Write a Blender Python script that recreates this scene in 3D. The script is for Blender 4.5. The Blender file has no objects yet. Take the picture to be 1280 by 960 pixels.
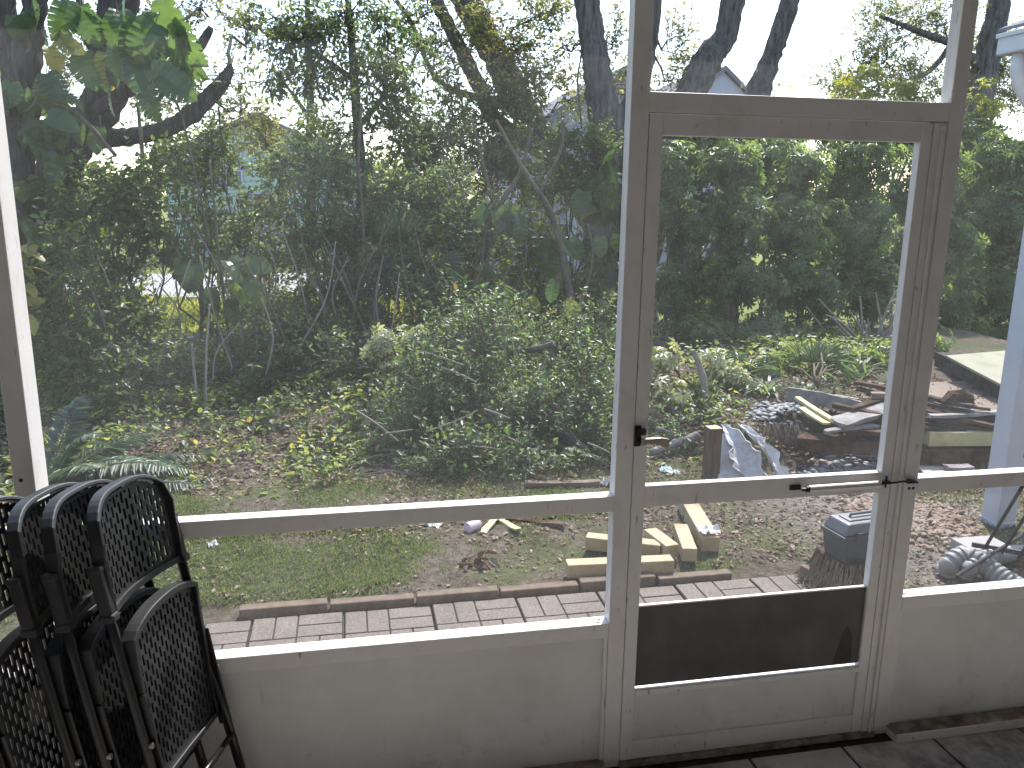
import bpy, bmesh, math, random
import numpy as np
from mathutils import Vector, Matrix, Euler
R = math.radians
S = bpy.context.scene
COL = S.collection
rng = np.random.default_rng(7)
random.seed(7)

# ------------------------------------------------------------------ camera
F_PX = 1030.0
PITCH, YAW, ROLL = R(12.83), R(11.29), R(.725)
CAM = np.array([0, -2.275, 1.822])
FW = np.array([math.sin(YAW)*math.cos(PITCH), math.cos(YAW)*math.cos(PITCH), -math.sin(PITCH)])
_rt = np.array([math.cos(YAW), -math.sin(YAW), 0.0]); _up = np.cross(_rt, FW)
RT = _rt*math.cos(ROLL)+_up*math.sin(ROLL)
UP = -_rt*math.sin(ROLL)+_up*math.cos(ROLL)
def at(px, py, Y):
    """world point on the vertical plane at depth Y seen at a photo pixel"""
    d = (px-640)/F_PX*RT-(py-480)/F_PX*UP+FW
    return CAM+d*((Y-CAM[1])/d[1])
def gat(px, py, z):
    """world point at height z seen at a photo pixel"""
    d = (px-640)/F_PX*RT-(py-480)/F_PX*UP+FW
    return CAM+d*((z-CAM[2])/d[2])
cd = bpy.data.cameras.new('camera'); co = bpy.data.objects.new('camera', cd); COL.objects.link(co)
cd.sensor_width = 36; cd.lens = F_PX/1280*36; cd.clip_start = .05; cd.clip_end = 2000
M = Matrix(((RT[0], UP[0], -FW[0]), (RT[1], UP[1], -FW[1]), (RT[2], UP[2], -FW[2]))).to_4x4()
M.translation = Vector(CAM); co.matrix_world = M
S.camera = co

# ------------------------------------------------------------------ light
SUN_EL, SUN_AZ = R(50), R(28)          # azimuth from +Y towards +X
w = bpy.data.worlds.new('World'); S.world = w; w.use_nodes = True
nt = w.node_tree; bg = nt.nodes['Background']
sky = nt.nodes.new('ShaderNodeTexSky'); sky.sky_type = 'NISHITA'; sky.sun_disc = False
sky.sun_elevation = SUN_EL; sky.sun_rotation = SUN_AZ; sky.air_density = 1.0; sky.dust_density = 1.2; sky.ozone_density = 1.0
nt.links.new(sky.outputs[0], bg.inputs[0]); bg.inputs[1].default_value = .15
sl = bpy.data.lights.new('sun', 'SUN'); sl.energy = 2.7; sl.angle = R(.6); sl.color = (1, .97, .925)
so = bpy.data.objects.new('sun', sl); COL.objects.link(so)
sd = Vector((math.sin(SUN_AZ)*math.cos(SUN_EL), math.cos(SUN_AZ)*math.cos(SUN_EL), math.sin(SUN_EL)))
so.rotation_euler = sd.to_track_quat('Z', 'Y').to_euler(); so.location = sd*60
vs = S.view_settings; vs.view_transform = 'Standard'; vs.look = 'None'; vs.exposure = 1.6; vs.gamma = 1; vs.use_curve_mapping = False
S.cycles.use_denoising = True
S.cycles.max_bounces = 8; S.cycles.diffuse_bounces = 4; S.cycles.glossy_bounces = 2; S.cycles.transmission_bounces = 6
S.cycles.transparent_max_bounces = 12; S.cycles.caustics_reflective = False; S.cycles.caustics_refractive = False
S.cycles.sample_clamp_indirect = 6

# ------------------------------------------------------------------ materials
def nodes(name):
    m = bpy.data.materials.new(name); m.use_nodes = True
    t = m.node_tree; return m, t, t.nodes['Principled BSDF'], t.nodes['Material Output']
def ramp(t, fac, stops):
    r = t.nodes.new('ShaderNodeValToRGB'); cr = r.color_ramp
    while len(cr.elements) < len(stops): cr.elements.new(.5)
    for e, (p, c) in zip(cr.elements, stops): e.position = p; e.color = (*c, 1)
    t.links.new(fac, r.inputs[0]); return r.outputs[0]
def noise(t, scale, detail=5, rough=.6, vec=None, stretch=None, dist=0):
    n = t.nodes.new('ShaderNodeTexNoise'); n.inputs['Scale'].default_value = scale
    n.inputs['Detail'].default_value = detail; n.inputs['Roughness'].default_value = rough; n.inputs['Distortion'].default_value = dist
    if vec is None:
        vec = t.nodes.new('ShaderNodeTexCoord').outputs['Object']
    if stretch:
        mp = t.nodes.new('ShaderNodeMapping'); mp.inputs['Scale'].default_value = stretch
        t.links.new(vec, mp.inputs[0]); vec = mp.outputs[0]
    t.links.new(vec, n.inputs['Vector']); return n.outputs['Fac']
def mixc(t, fac, a, b):
    m = t.nodes.new('ShaderNodeMix'); m.data_type = 'RGBA'
    for s, v in ((m.inputs[0], fac), (m.inputs[6], a), (m.inputs[7], b)):
        if isinstance(v, (tuple, list)): s.default_value = (*v, 1)
        elif isinstance(v, (int, float)): s.default_value = v
        else: t.links.new(v, s)
    return m.outputs[2]
def maprange(t, v, a, b, c=0, d=1):
    m = t.nodes.new('ShaderNodeMapRange'); t.links.new(v, m.inputs[0])
    for i, x in enumerate((a, b, c, d)): m.inputs[i+1].default_value = x
    m.interpolation_type = 'SMOOTHSTEP'; return m.outputs[0]
def bump(t, p, h, strength, dist):
    b = t.nodes.new('ShaderNodeBump'); b.inputs['Strength'].default_value = strength; b.inputs['Distance'].default_value = dist
    t.links.new(h, b.inputs['Height']); t.links.new(b.outputs[0], p.inputs['Normal'])
def plain(name, stops, scale=6, rough=.55, spec=.4, bmp=0, bdist=.004, stretch=None, metallic=0, detail=6):
    m, t, p, o = nodes(name)
    n = noise(t, scale, detail, .65, stretch=stretch)
    k = len(stops); pos = [.3+.4*i/max(1, k-1) for i in range(k)]
    t.links.new(ramp(t, n, list(zip(pos, stops))), p.inputs['Base Color'])
    p.inputs['Roughness'].default_value = rough; p.inputs['Specular IOR Level'].default_value = spec; p.inputs['Metallic'].default_value = metallic
    if bmp: bump(t, p, noise(t, scale*3, 6, .7, stretch=stretch), bmp, bdist)
    return m
def leafmat(name, stops, rough=.42, trans=.52, tint=(1.12, 1.12, .6), spec=.45):
    """stops: base colours picked per leaf by the 'rnd' attribute"""
    m, t, p, o = nodes(name)
    a = t.nodes.new('ShaderNodeAttribute'); a.attribute_name = 'rnd'
    k = len(stops)
    c = ramp(t, a.outputs['Fac'], [(i/max(1, k-1), s) for i, s in enumerate(stops)])
    t.links.new(c, p.inputs['Base Color']); p.inputs['Roughness'].default_value = rough; p.inputs['Specular IOR Level'].default_value = spec
    tr = t.nodes.new('ShaderNodeBsdfTranslucent')
    mm = t.nodes.new('ShaderNodeMix'); mm.data_type = 'RGBA'; mm.blend_type = 'MULTIPLY'; mm.inputs[0].default_value = 1
    t.links.new(c, mm.inputs[6]); mm.inputs[7].default_value = (*[x*2.6 for x in tint], 1)
    t.links.new(mm.outputs[2], tr.inputs[0])
    ms = t.nodes.new('ShaderNodeMixShader'); ms.inputs[0].default_value = trans
    t.links.new(p.outputs[0], ms.inputs[1]); t.links.new(tr.outputs[0], ms.inputs[2]); t.links.new(ms.outputs[0], o.inputs[0])
    return m

MT = {}
def paint_mat():
    m, t, p, o = nodes('white_paint')
    n = noise(t, 7, 6, .7); n2 = noise(t, 60, 3, .6, stretch=(1, 1, .25))
    c = mixc(t, maprange(t, n, .45, .75), (.72, .70, .68), (.62, .595, .565))
    c = mixc(t, maprange(t, n2, .64, .74), c, (.36, .33, .29))
    t.links.new(c, p.inputs['Base Color']); p.inputs['Roughness'].default_value = .42
    bump(t, p, noise(t, 90, 3, .6), .08, .002)
    return m
MT['paint'] = paint_mat()
def panel_mat():
    m, t, p, o = nodes('painted_panel')
    c = ramp(t, noise(t, 2.5, 6, .65), [(.35, (.60, .585, .56)), (.6, (.70, .69, .67))])
    tc = t.nodes.new('ShaderNodeTexCoord').outputs['Object']; sp = t.nodes.new('ShaderNodeSeparateXYZ'); t.links.new(tc, sp.inputs[0])
    # splash dirt and scuffs, thickest along the foot of the panels
    low = maprange(t, sp.outputs['Z'], .26, .02, .06, .5); d = maprange(t, noise(t, 11, 8, .75), .5, .68)
    mu = t.nodes.new('ShaderNodeMath'); mu.operation = 'MULTIPLY'; t.links.new(low, mu.inputs[0]); t.links.new(d, mu.inputs[1])
    c = mixc(t, mu.outputs[0], c, (.36, .325, .285))
    c = mixc(t, maprange(t, noise(t, 26, 4, .6, stretch=(1, 1, .12)), .68, .76), c, (.56, .54, .51))
    t.links.new(c, p.inputs['Base Color']); p.inputs['Roughness'].default_value = .5
    return m
MT['panel'] = panel_mat()
MT['dirty'] = plain('dirty_ledge', [(.09, .07, .055), (.22, .18, .15), (.42, .39, .36)], 14, .8)
MT['house_wall'] = plain('porch_stucco', [(.50, .48, .46), (.54, .52, .50)], 30, .85, bmp=.3)
MT['ceiling'] = plain('porch_ceiling', [(.42, .41, .40), (.46, .45, .44)], 8, .7)
MT['dark_panel'] = plain('dark_plastic_panel', [(.06, .058, .057), (.085, .081, .079), (.12, .114, .11)], 5, .5, .4)
MT['black_metal'] = plain('black_metal', [(.012, .012, .012), (.03, .028, .027)], 30, .45)
MT['chair'] = plain('black_plastic', [(.015, .015, .0155), (.022, .022, .023)], 40, .5, .5)
MT['chair_tube'] = plain('black_tube', [(.008, .008, .008), (.013, .013, .013)], 25, .3, .5)
MT['rivet'] = plain('rivet_steel', [(.35, .35, .35), (.45, .45, .45)], 20, .35, metallic=.9)
MT['aluminium'] = plain('aluminium', [(.55, .54, .53), (.66, .65, .64)], 30, .38, metallic=.35)
MT['lever'] = plain('lever_metal', [(.36, .28, .24), (.5, .42, .37)], 30, .32, metallic=.6)
MT['bark'] = plain('bark', [(.03, .024, .02), (.09, .075, .062), (.16, .14, .12)], 20, .9, .2, 1.0, .03, (1, 1, .16))
MT['bark_pale'] = plain('bark_pale', [(.045, .038, .033), (.13, .115, .10), (.22, .20, .18)], 18, .9, .2, 1.0, .03, (1, 1, .16))
MT['root'] = plain('root', [(.09, .07, .052), (.17, .135, .105), (.25, .21, .17)], 14, .9, .15)
MT['tan_slab'] = plain('tan_slab', [(.19, .15, .12), (.25, .20, .165)], 9, .9, .15, .4, .003)
MT['stem'] = plain('stem', [(.06, .045, .03), (.13, .10, .07), (.2, .16, .12)], 12, .85, .2)
MT['stem_pale'] = plain('stem_pale', [(.22, .18, .14), (.34, .29, .24)], 12, .85, .2)
MT['new_wood'] = plain('new_timber', [(.30, .245, .145), (.40, .335, .21), (.24, .19, .11)], 5, .7, .25, .25, .003, (1, 1, 1), detail=8)
MT['yellow_wood'] = plain('yellow_timber', [(.46, .41, .21), (.54, .49, .27), (.39, .34, .17)], 6, .7, .25, .25, .003)
MT['rot_wood'] = plain('rotten_timber', [(.03, .02, .014), (.09, .058, .04), (.17, .125, .095)], 9, .95, .1, 1, .02)
MT['grey_wood'] = plain('grey_timber', [(.16, .14, .125), (.27, .25, .23), (.38, .36, .34)], 8, .9, .15, .8, .01)
MT['black_wood'] = plain('blackened_timber', [(.022, .018, .016), (.055, .046, .04), (.11, .095, .083)], 12, .9, .2, 1, .01)
MT['brown_wood'] = plain('brown_timber', [(.06, .042, .03), (.12, .085, .06), (.17, .13, .10)], 7, .85, .2, .6, .006, (3, 3, .5))
MT['pale_board'] = plain('pale_board', [(.34, .30, .25), (.42, .38, .32)], 7, .8, .2, .3, .003)
MT['plywood'] = plain('plywood', [(.22, .22, .15), (.27, .265, .18), (.18, .175, .12)], 2.5, .7, .2)
MT['stone'] = plain('river_stone', [(.09, .095, .10), (.17, .175, .18), (.28, .28, .28)], 9, .6, .35)
MT['red_gravel'] = plain('red_gravel', [(.17, .11, .08), (.26, .195, .15), (.36, .30, .25)], 7, .85, .2)
MT['edging'] = plain('edging_brick', [(.10, .075, .056), (.155, .118, .09), (.21, .165, .13)], 10, .9, .15, .5, .004)
MT['concrete'] = plain('concrete', [(.30, .28, .265), (.38, .36, .34)], 18, .9, .15, .4, .003)
MT['toolbox'] = plain('toolbox_plastic', [(.050, .052, .058), (.068, .07, .076)], 12, .4, .45)
MT['toolbox_lid'] = plain('toolbox_lid_plastic', [(.10, .105, .115), (.13, .135, .145)], 12, .38, .45)
MT['pipe'] = plain('corrugated_plastic', [(.22, .22, .215), (.32, .32, .31)], 8, .5, .35)
MT['blue'] = plain('blue_plastic', [(.03, .09, .15), (.04, .12, .19)], 8, .45)
MT['paper'] = plain('white_paper', [(.6, .6, .6), (.7, .69, .67)], 20, .8)
MT['pink'] = plain('pink_paper', [(.62, .50, .54), (.7, .6, .63)], 20, .7)
MT['greenbag'] = plain('green_plastic', [(.45, .6, .52), (.7, .74, .7)], 30, .4)
MT['torn'] = plain('torn_sheet', [(.36, .35, .34), (.55, .545, .54), (.66, .65, .64)], 7, .7, .3, .5, .006)
MT['mint'] = plain('mint_siding', [(.44, .54, .46), (.48, .58, .50)], 4, .7)
MT['lavender'] = plain('lavender_siding', [(.42, .41, .47), (.46, .45, .51)], 4, .7)
MT['roof'] = plain('roof_shingle', [(.15, .15, .17), (.22, .22, .24)], 20, .9, .1, .5, .01)
MT['white_trim'] = plain('white_trim', [(.46, .48, .52), (.52, .54, .57)], 6, .55)
MT['glass'] = plain('window_glass', [(.08, .11, .15), (.13, .17, .22)], 3, .12, .6)
MT['gutter'] = plain('gutter_metal', [(.55, .54, .53), (.62, .61, .60)], 6, .45)
MT['fence'] = plain('fence_metal', [(.03, .03, .03), (.06, .06, .06)], 12, .5)
MT['road'] = plain('driveway_concrete', [(.33, .32, .31), (.40, .39, .375)], 4, .9)

LF = {
 'dark': leafmat('leaf_dark', [(0.036, 0.059, 0.025), (0.058, 0.086, 0.034), (0.082, 0.115, 0.044), (0.124, 0.148, 0.056)]),
 'blue': leafmat('leaf_bluegreen', [(0.047, 0.073, 0.044), (0.066, 0.098, 0.058), (0.099, 0.134, 0.076), (0.140, 0.170, 0.091)]),
 'olive': leafmat('leaf_olive', [(.06, .065, .022), (.10, .10, .03), (.14, .13, .04), (.17, .12, .045)]),
 'lime': leafmat('leaf_yellowgreen', [(.08, .105, .025), (.13, .15, .032), (.18, .18, .04), (.23, .20, .05)], trans=.6),
 'varieg': leafmat('leaf_variegated', [(.10, .13, .06), (.26, .28, .15), (.40, .40, .26), (.14, .17, .07)], trans=.25),
 'holly': leafmat('leaf_holly', [(.036, .068, .03), (.05, .09, .038), (.07, .115, .05), (.09, .135, .062), (.085, .13, .055), (.18, .09, .05)], rough=.42, trans=.42),
 'scheff': leafmat('leaf_schefflera', [(0.049, 0.082, 0.034), (0.074, 0.111, 0.044), (0.107, 0.148, 0.058), (0.165, 0.193, 0.076)], rough=.36),
 'oak': leafmat('leaf_oak', [(0.066, 0.073, 0.034), (0.099, 0.106, 0.044), (0.132, 0.134, 0.056), (0.182, 0.148, 0.070)]),
 'pothos': leafmat('leaf_pothos', [(.028, .055, .022), (.05, .088, .032), (.09, .135, .045), (.25, .21, .05)], rough=.34, trans=.36),
 'palm': leafmat('leaf_palm', [(0.049, 0.082, 0.042), (0.082, 0.118, 0.062), (0.116, 0.148, 0.070)], rough=.36),
 'fern': leafmat('leaf_fern', [(.035, .062, .04), (.05, .085, .052), (.075, .11, .065)], trans=.35),
 'cover': leafmat('leaf_groundcover', [(0.051, 0.080, 0.034), (0.087, 0.123, 0.051), (0.131, 0.160, 0.060), (0.203, 0.189, 0.068)]),
 'grass': leafmat('grass_blade', [(.055, .09, .03), (.085, .13, .042), (.125, .165, .06), (.22, .20, .10)], rough=.6, trans=.3, tint=(1, 1, .6)),
 'litter': leafmat('fallen_leaf', [(.06, .036, .025), (.11, .07, .047), (.19, .13, .09), (.31, .235, .18), (.15, .105, .075)], rough=.7, trans=.12, tint=(.7, .5, .35), spec=.3),
 'far': leafmat('leaf_far', [(.05, .075, .03), (.08, .105, .035), (.12, .13, .04)]),
}

# ------------------------------------------------------------------ object helpers
def tag(o, label=None, cat=None, group=None, kind=None):
    if label: o['label'] = label
    if cat: o['category'] = cat
    if group: o['group'] = group
    if kind: o['kind'] = kind
    return o
def empty(name, loc, label, cat, group=None, rot=(0, 0, 0)):
    o = bpy.data.objects.new(name, None); COL.objects.link(o)
    o.empty_display_size = .1; o.location = Vector(loc); o.rotation_euler = rot
    return tag(o, label, cat, group)
def rot_to(A, B, upv=(0, 0, 1)):
    """matrix with local X along A->B and local Z near upv"""
    x = (Vector(B)-Vector(A)).normalized(); z = Vector(upv); y = z.cross(x)
    if y.length < 1e-4: y = Vector((0, 1, 0)).cross(x)
    y.normalize(); z = x.cross(y)
    return Matrix((x, y, z)).transposed()
class MB:
    def __init__(s): s.v = []; s.f = []
    def add(s, vs_, fs):
        n = len(s.v); s.v += [tuple(map(float, p)) for p in vs_]; s.f += [tuple(i+n for i in f) for f in fs]; return s
    def box(s, lo, hi, taper=1.0, rot=None, loc=None):
        x0, y0, z0 = lo; x1, y1, z1 = hi
        cx, cy = (x0+x1)/2, (y0+y1)/2
        q = [(x0, y0, z0), (x1, y0, z0), (x1, y1, z0), (x0, y1, z0)]
        q += [(cx+(x-cx)*taper, cy+(y-cy)*taper, z1) for x, y, z in q]
        if rot is not None: q = [rot @ Vector(p) for p in q]
        if loc is not None: q = [Vector(p)+Vector(loc) for p in q]
        return s.add(q, [(3, 2, 1, 0), (4, 5, 6, 7), (0, 1, 5, 4), (1, 2, 6, 5), (2, 3, 7, 6), (3, 0, 4, 7)])
    def beam(s, A, B, wd, t, upv=(0, 0, 1)):
        A, B = Vector(A), Vector(B); L = (B-A).length
        return s.box((0, -wd/2, -t/2), (L, wd/2, t/2), rot=rot_to(A, B, upv), loc=A)
    def rough_beam(s, A, B, wd, t, n=10, amp=.15, seed=0, upv=(0, 0, 1)):
        """weathered plank: bent, chipped, ragged ends"""
        r = random.Random(seed); A, B = Vector(A), Vector(B); L = (B-A).length; m = rot_to(A, B, upv); vs_ = []
        bend = r.uniform(-.02, .02)*L
        for i in range(n+1):
            x = L*i/n; dz = bend*math.sin(math.pi*i/n)
            for (a, b) in ((-1, -1), (0, -1), (1, -1), (1, 1), (0, 1), (-1, 1)):
                k = 1-amp*r.random()
                e = r.uniform(-.25, .05)*wd*(1 if i == n else -1) if i in (0, n) else 0
                vs_.append(m @ Vector((x+e, a*wd/2*k, b*t/2*(1-amp*r.random())+dz))+A)
        fs = []
        for i in range(n):
            for j in range(6): a = i*6+j; b = i*6+(j+1) % 6; fs.append((a, b, b+6, a+6))
        fs += [(5, 4, 3, 2, 1, 0), tuple(n*6+j for j in range(6))]
        return s.add(vs_, fs)
    def tube(s, pts, rad, sides=8, caps=True, jit=0, flat=1.0):
        pts = [Vector(p) for p in pts]; n = len(pts)
        if not hasattr(rad, '__len__'): rad = [rad]*n
        vs_ = []; prev = None
        for i, p in enumerate(pts):
            d = (pts[min(i+1, n-1)]-pts[max(i-1, 0)])
            d = d.normalized() if d.length > 1e-9 else Vector((0, 0, 1))
            if prev is None:
                a = Vector((0, 0, 1)) if abs(d.z) < .9 else Vector((1, 0, 0)); u = d.cross(a).normalized()
            else:
                u = prev-d*prev.dot(d); u = u.normalized() if u.length > 1e-6 else d.orthogonal().normalized()
            prev = u; v = d.cross(u)
            for k in range(sides):
                a = 2*math.pi*k/sides; q = rad[i]*(1+(random.uniform(-jit, jit) if jit else 0))
                vs_.append(p+u*math.cos(a)*q+v*math.sin(a)*q*flat)
        fs = []
        for i in range(n-1):
            for k in range(sides): a = i*sides+k; b = i*sides+(k+1) % sides; fs.append((a, b, b+sides, a+sides))
        if caps: fs += [tuple(range(sides))[::-1], tuple((n-1)*sides+k for k in range(sides))]
        return s.add(vs_, fs)
    def build(s, name, mat, parent=None, smooth=False, bevel=0, local=False):
        me = bpy.data.meshes.new(name)
        off = Vector((0, 0, 0))
        if parent is not None and not local:
            q = parent
            while q is not None: off = off+q.location; q = q.parent
        me.from_pydata([(x-off.x, y-off.y, z-off.z) for x, y, z in s.v], [], s.f)
        me.materials.append(MT[mat] if isinstance(mat, str) else mat)
        if smooth: me.polygons.foreach_set('use_smooth', [True]*len(me.polygons))
        me.update()
        o = bpy.data.objects.new(name, me); COL.objects.link(o)
        if parent is not None: o.parent = parent
        if bevel:
            b = o.modifiers.new('bevel', 'BEVEL'); b.width = bevel; b.segments = 2; b.limit_method = 'ANGLE'
        return o
def center(o):
    """move a top-level mesh's origin to the bottom centre of its bounds"""
    me = o.data; n = len(me.vertices); a = np.empty(n*3); me.vertices.foreach_get('co', a); a = a.reshape(-1, 3)
    c = np.array([(a[:, 0].min()+a[:, 0].max())/2, (a[:, 1].min()+a[:, 1].max())/2, a[:, 2].min()])
    me.vertices.foreach_set('co', (a-c).ravel()); me.update(); o.location = Vector(c); return o
def solo(mb, name, mat, label, cat, group=None, smooth=False, bevel=0):
    return tag(center(mb.build(name, mat, None, smooth, bevel)), label, cat, group)
def dup(root):
    r = root.copy(); COL.objects.link(r)
    for ch in list(root.children):
        c = ch.copy(); COL.objects.link(c); c.parent = r
        for g in ch.children:
            d = g.copy(); COL.objects.link(d); d.parent = c
    return r
def fastmesh(name, V, F4, mat, parent=None, rnd=None, smooth=False, kindlabel=None):
    """V (n,3) world, F4 (m,4) quads (numpy)"""
    off = np.zeros(3)
    q = parent
    while q is not None: off += np.array(q.location); q = q.parent
    V = V-off
    me = bpy.data.meshes.new(name); n, m = len(V), len(F4)
    me.vertices.add(n); me.vertices.foreach_set('co', V.astype(np.float32).ravel())
    me.loops.add(m*4); me.loops.foreach_set('vertex_index', F4.astype(np.int32).ravel())
    me.polygons.add(m); me.polygons.foreach_set('loop_start', np.arange(0, m*4, 4, dtype=np.int32))
    if rnd is not None:
        a = me.attributes.new('rnd', 'FLOAT', 'FACE'); a.data.foreach_set('value', rnd.astype(np.float32))
    me.materials.append(mat); me.update(calc_edges=True)
    if smooth: me.polygons.foreach_set('use_smooth', np.ones(m, dtype=bool))
    o = bpy.data.objects.new(name, me); COL.objects.link(o)
    if parent is not None: o.parent = parent
    return o
def unit(a): return a/np.maximum(np.linalg.norm(a, axis=-1, keepdims=True), 1e-9)
def leafgeo(P, D, N, L, W, fold=.25, droop=.15):
    """pointed oval leaves folded along the midrib: 6 verts, 2 quads each"""
    D = unit(D); Sd = unit(np.cross(D, N)); N = np.cross(Sd, D); L = L[:, None]; W = W[:, None]
    v0 = P
    v1 = P+D*L*.3+Sd*W*.5+N*W*fold*.5
    v2 = P+D*L*.7+Sd*W*.42+N*(W*fold*.4-L*droop*.5)
    v3 = P+D*L-N*L*droop
    v4 = P+D*L*.3-Sd*W*.5+N*W*fold*.5
    v5 = P+D*L*.7-Sd*W*.42+N*(W*fold*.4-L*droop*.5)
    V = np.stack([v0, v1, v2, v3, v4, v5], 1).reshape(-1, 3)
    b = np.arange(len(P))[:, None]*6
    F = np.stack([b+np.array([0, 1, 2, 3]), b+np.array([0, 3, 5, 4])], 1).reshape(-1, 4)
    return V, F
def twiggeo(A, B, r, sag=.0):
    """3-sided twigs with one bend"""
    Mid = (A+B)/2; Mid[:, 2] += sag
    D = unit(B-A); U = unit(np.cross(D, rng.normal(size=A.shape))); W = np.cross(D, U); V = []
    for P, k in ((A, 1.0), (Mid, .8), (B, .45)):
        for a in (0, 2.094, 4.189):
            V.append(P+(U*math.cos(a)+W*math.sin(a))*(r*k)[:, None])
    V = np.stack(V, 1).reshape(-1, 3); b = np.arange(len(A))[:, None]*9; F = []
    for i in (0, 3):
        for k in range(3): F.append(b+np.array([i+k, i+(k+1) % 3, i+3+(k+1) % 3, i+3+k]))
    return V, np.stack(F, 1).reshape(-1, 4)
def cat_geo(parts):
    Vs, Fs, n = [], [], 0
    for V, F in parts: Vs.append(V); Fs.append(F+n); n += len(V)
    return np.concatenate(Vs), np.concatenate(Fs)

# ------------------------------------------------------------------ terrain
def ss(x, a, b):
    t = np.clip((x-a)/(b-a), 0, 1); return t*t*(3-2*t)
_lat = np.random.default_rng(3).random((64, 64))
def vnoise(x, y, s):
    x = np.asarray(x, float)*s+1000; y = np.asarray(y, float)*s+1000
    xi = np.floor(x).astype(int); yi = np.floor(y).astype(int); fx = x-xi; fy = y-yi
    fx = fx*fx*(3-2*fx); fy = fy*fy*(3-2*fy)
    g = lambda a, b: _lat[a % 64, b % 64]
    return (g(xi, yi)*(1-fx)+g(xi+1, yi)*fx)*(1-fy)+(g(xi, yi+1)*(1-fx)+g(xi+1, yi+1)*fx)*fy
def gh(x, y):
    x = np.asarray(x, float); y = np.asarray(y, float)
    z = -.115+0*x
    flat = ss(y, 1.35, 1.6)+ss(x, 2.4, 2.6)*(1-ss(y, 1.35, 1.6))
    z = z+flat*(.035+.05*(vnoise(x, y, 1.1)-.5)+.035*(vnoise(x, y, 3.3)-.5)+.02*(vnoise(x, y, 9)-.5))
    z = z+.10*ss(y, 3.2, 6)*(1-ss(x, 1.5, 2.8))
    terr = ss(x, 2.5, 2.85)*ss(y+.25*(vnoise(x, y, 4)-.5)-.25*ss(x, 2.6, 3.2)+.0, 2.82, 3.08)*(1-ss(x, 7.5, 9))*(1-ss(y, 7, 9))
    z = z+.29*terr
    return z

# ------------------------------------------------------------------ setting: ground, path, road, porch floor
def ground_mat():
    m, t, p, o = nodes('ground_soil')
    tc = t.nodes.new('ShaderNodeTexCoord').outputs['Object']
    n1 = noise(t, 1.3, 6, .65, tc); n2 = noise(t, 16, 6, .75, tc); n3 = noise(t, 55, 3, .7, tc)
    soil = ramp(t, n2, [(.3, (.04, .03, .022)), (.5, (.105, .083, .063)), (.7, (.19, .158, .127))])
    moss = ramp(t, n3, [(.35, (.045, .058, .02)), (.6, (.10, .115, .042))])
    c = mixc(t, maprange(t, n1, .47, .58, 0, .75), soil, moss)
    sp = t.nodes.new('ShaderNodeSeparateXYZ'); t.links.new(tc, sp.inputs[0])
    # pale sandy soil beside the porch corner, dark leaf mould under the shrubs, mown lawn past the fence
    sx = maprange(t, sp.outputs['X'], 2.2, 3.0); sy = maprange(t, sp.outputs['Y'], 3.0, 2.6)
    mul = t.nodes.new('ShaderNodeMath'); mul.operation = 'MULTIPLY'; t.links.new(sx, mul.inputs[0]); t.links.new(sy, mul.inputs[1])
    mu2 = t.nodes.new('ShaderNodeMath'); mu2.operation = 'MULTIPLY'; t.links.new(mul.outputs[0], mu2.inputs[0]); t.links.new(maprange(t, n1, .4, .55), mu2.inputs[1])
    c = mixc(t, mu2.outputs[0], c, ramp(t, n2, [(.3, (.10, .085, .07)), (.65, (.25, .225, .20))]))
    lawn = ramp(t, n3, [(.3, (.10, .13, .03)), (.6, (.20, .21, .06))])
    c = mixc(t, maprange(t, sp.outputs['Y'], 8.8, 9.8), c, lawn)
    t.links.new(c, p.inputs['Base Color']); p.inputs['Roughness'].default_value = .95; p.inputs['Specular IOR Level'].default_value = .15
    bump(t, p, n2, 1, .03)
    return m
MT['ground'] = ground_mat()
def axis(fine_lo, fine_hi, step, lo, hi):
    a = list(np.arange(fine_lo, fine_hi, step)); q = step; x = fine_hi
    while x < hi: a.append(x); q *= 1.25; x += q
    q = step; x = fine_lo; b = []
    while x > lo: q *= 1.25; x -= q; b.append(x)
    return np.array(b[::-1]+a)
gx = axis(-3.5, 6.5, .045, -400, 400); gyy = axis(.9, 7.5, .045, -300, 600)
X, Y = np.meshgrid(gx, gyy); Z = gh(X, Y); nx, ny = len(gx), len(gyy)
i = np.arange((nx-1)*(ny-1)); r_, c_ = i//(nx-1), i % (nx-1); a = r_*nx+c_
g = fastmesh('ground', np.stack([X, Y, Z], -1).reshape(-1, 3), np.stack([a, a+1, a+nx+1, a+nx], 1), MT['ground'], smooth=True)
tag(g, 'bare soil, moss and leaf mould of the back yard', 'ground', kind='structure')

def floor_mat():
    m, t, p, o = nodes('floor_tile')
    n = noise(t, 5, 7, .7); n2 = noise(t, 40, 4, .7); n3 = noise(t, 1.6, 5, .7)
    c = ramp(t, n, [(.3, (.36, .33, .30)), (.55, (.54, .505, .465)), (.75, (.64, .605, .565))])
    c = mixc(t, maprange(t, n3, .46, .64, 0, .8), c, ramp(t, n2, [(.35, (.03, .028, .024)), (.7, (.17, .155, .135))]))
    t.links.new(c, p.inputs['Base Color']); p.inputs['Roughness'].default_value = .6
    bump(t, p, n2, .2, .003)
    return m
MT['tile'] = floor_mat()
MT['grout'] = plain('grout', [(.02, .018, .016), (.06, .052, .046)], 30, .95)
m = MB(); m.box((-4, -3.3, -.3), (6, .06, -.008)); sl_ = m.build('floor_slab', 'grout'); sl_.location.z = -.025; tag(sl_, 'dark grimy grout bed of the porch floor', 'floor', kind='structure')
m = MB()
for i in range(-14, 18):
    for j in range(0, 10):
        x0 = .937+.3465*i; y1 = -.035-.3465*j
        m.box((x0+.005, y1-.3465+.005, -.0078), (x0+.3465-.005, y1-.005, .0))
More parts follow.
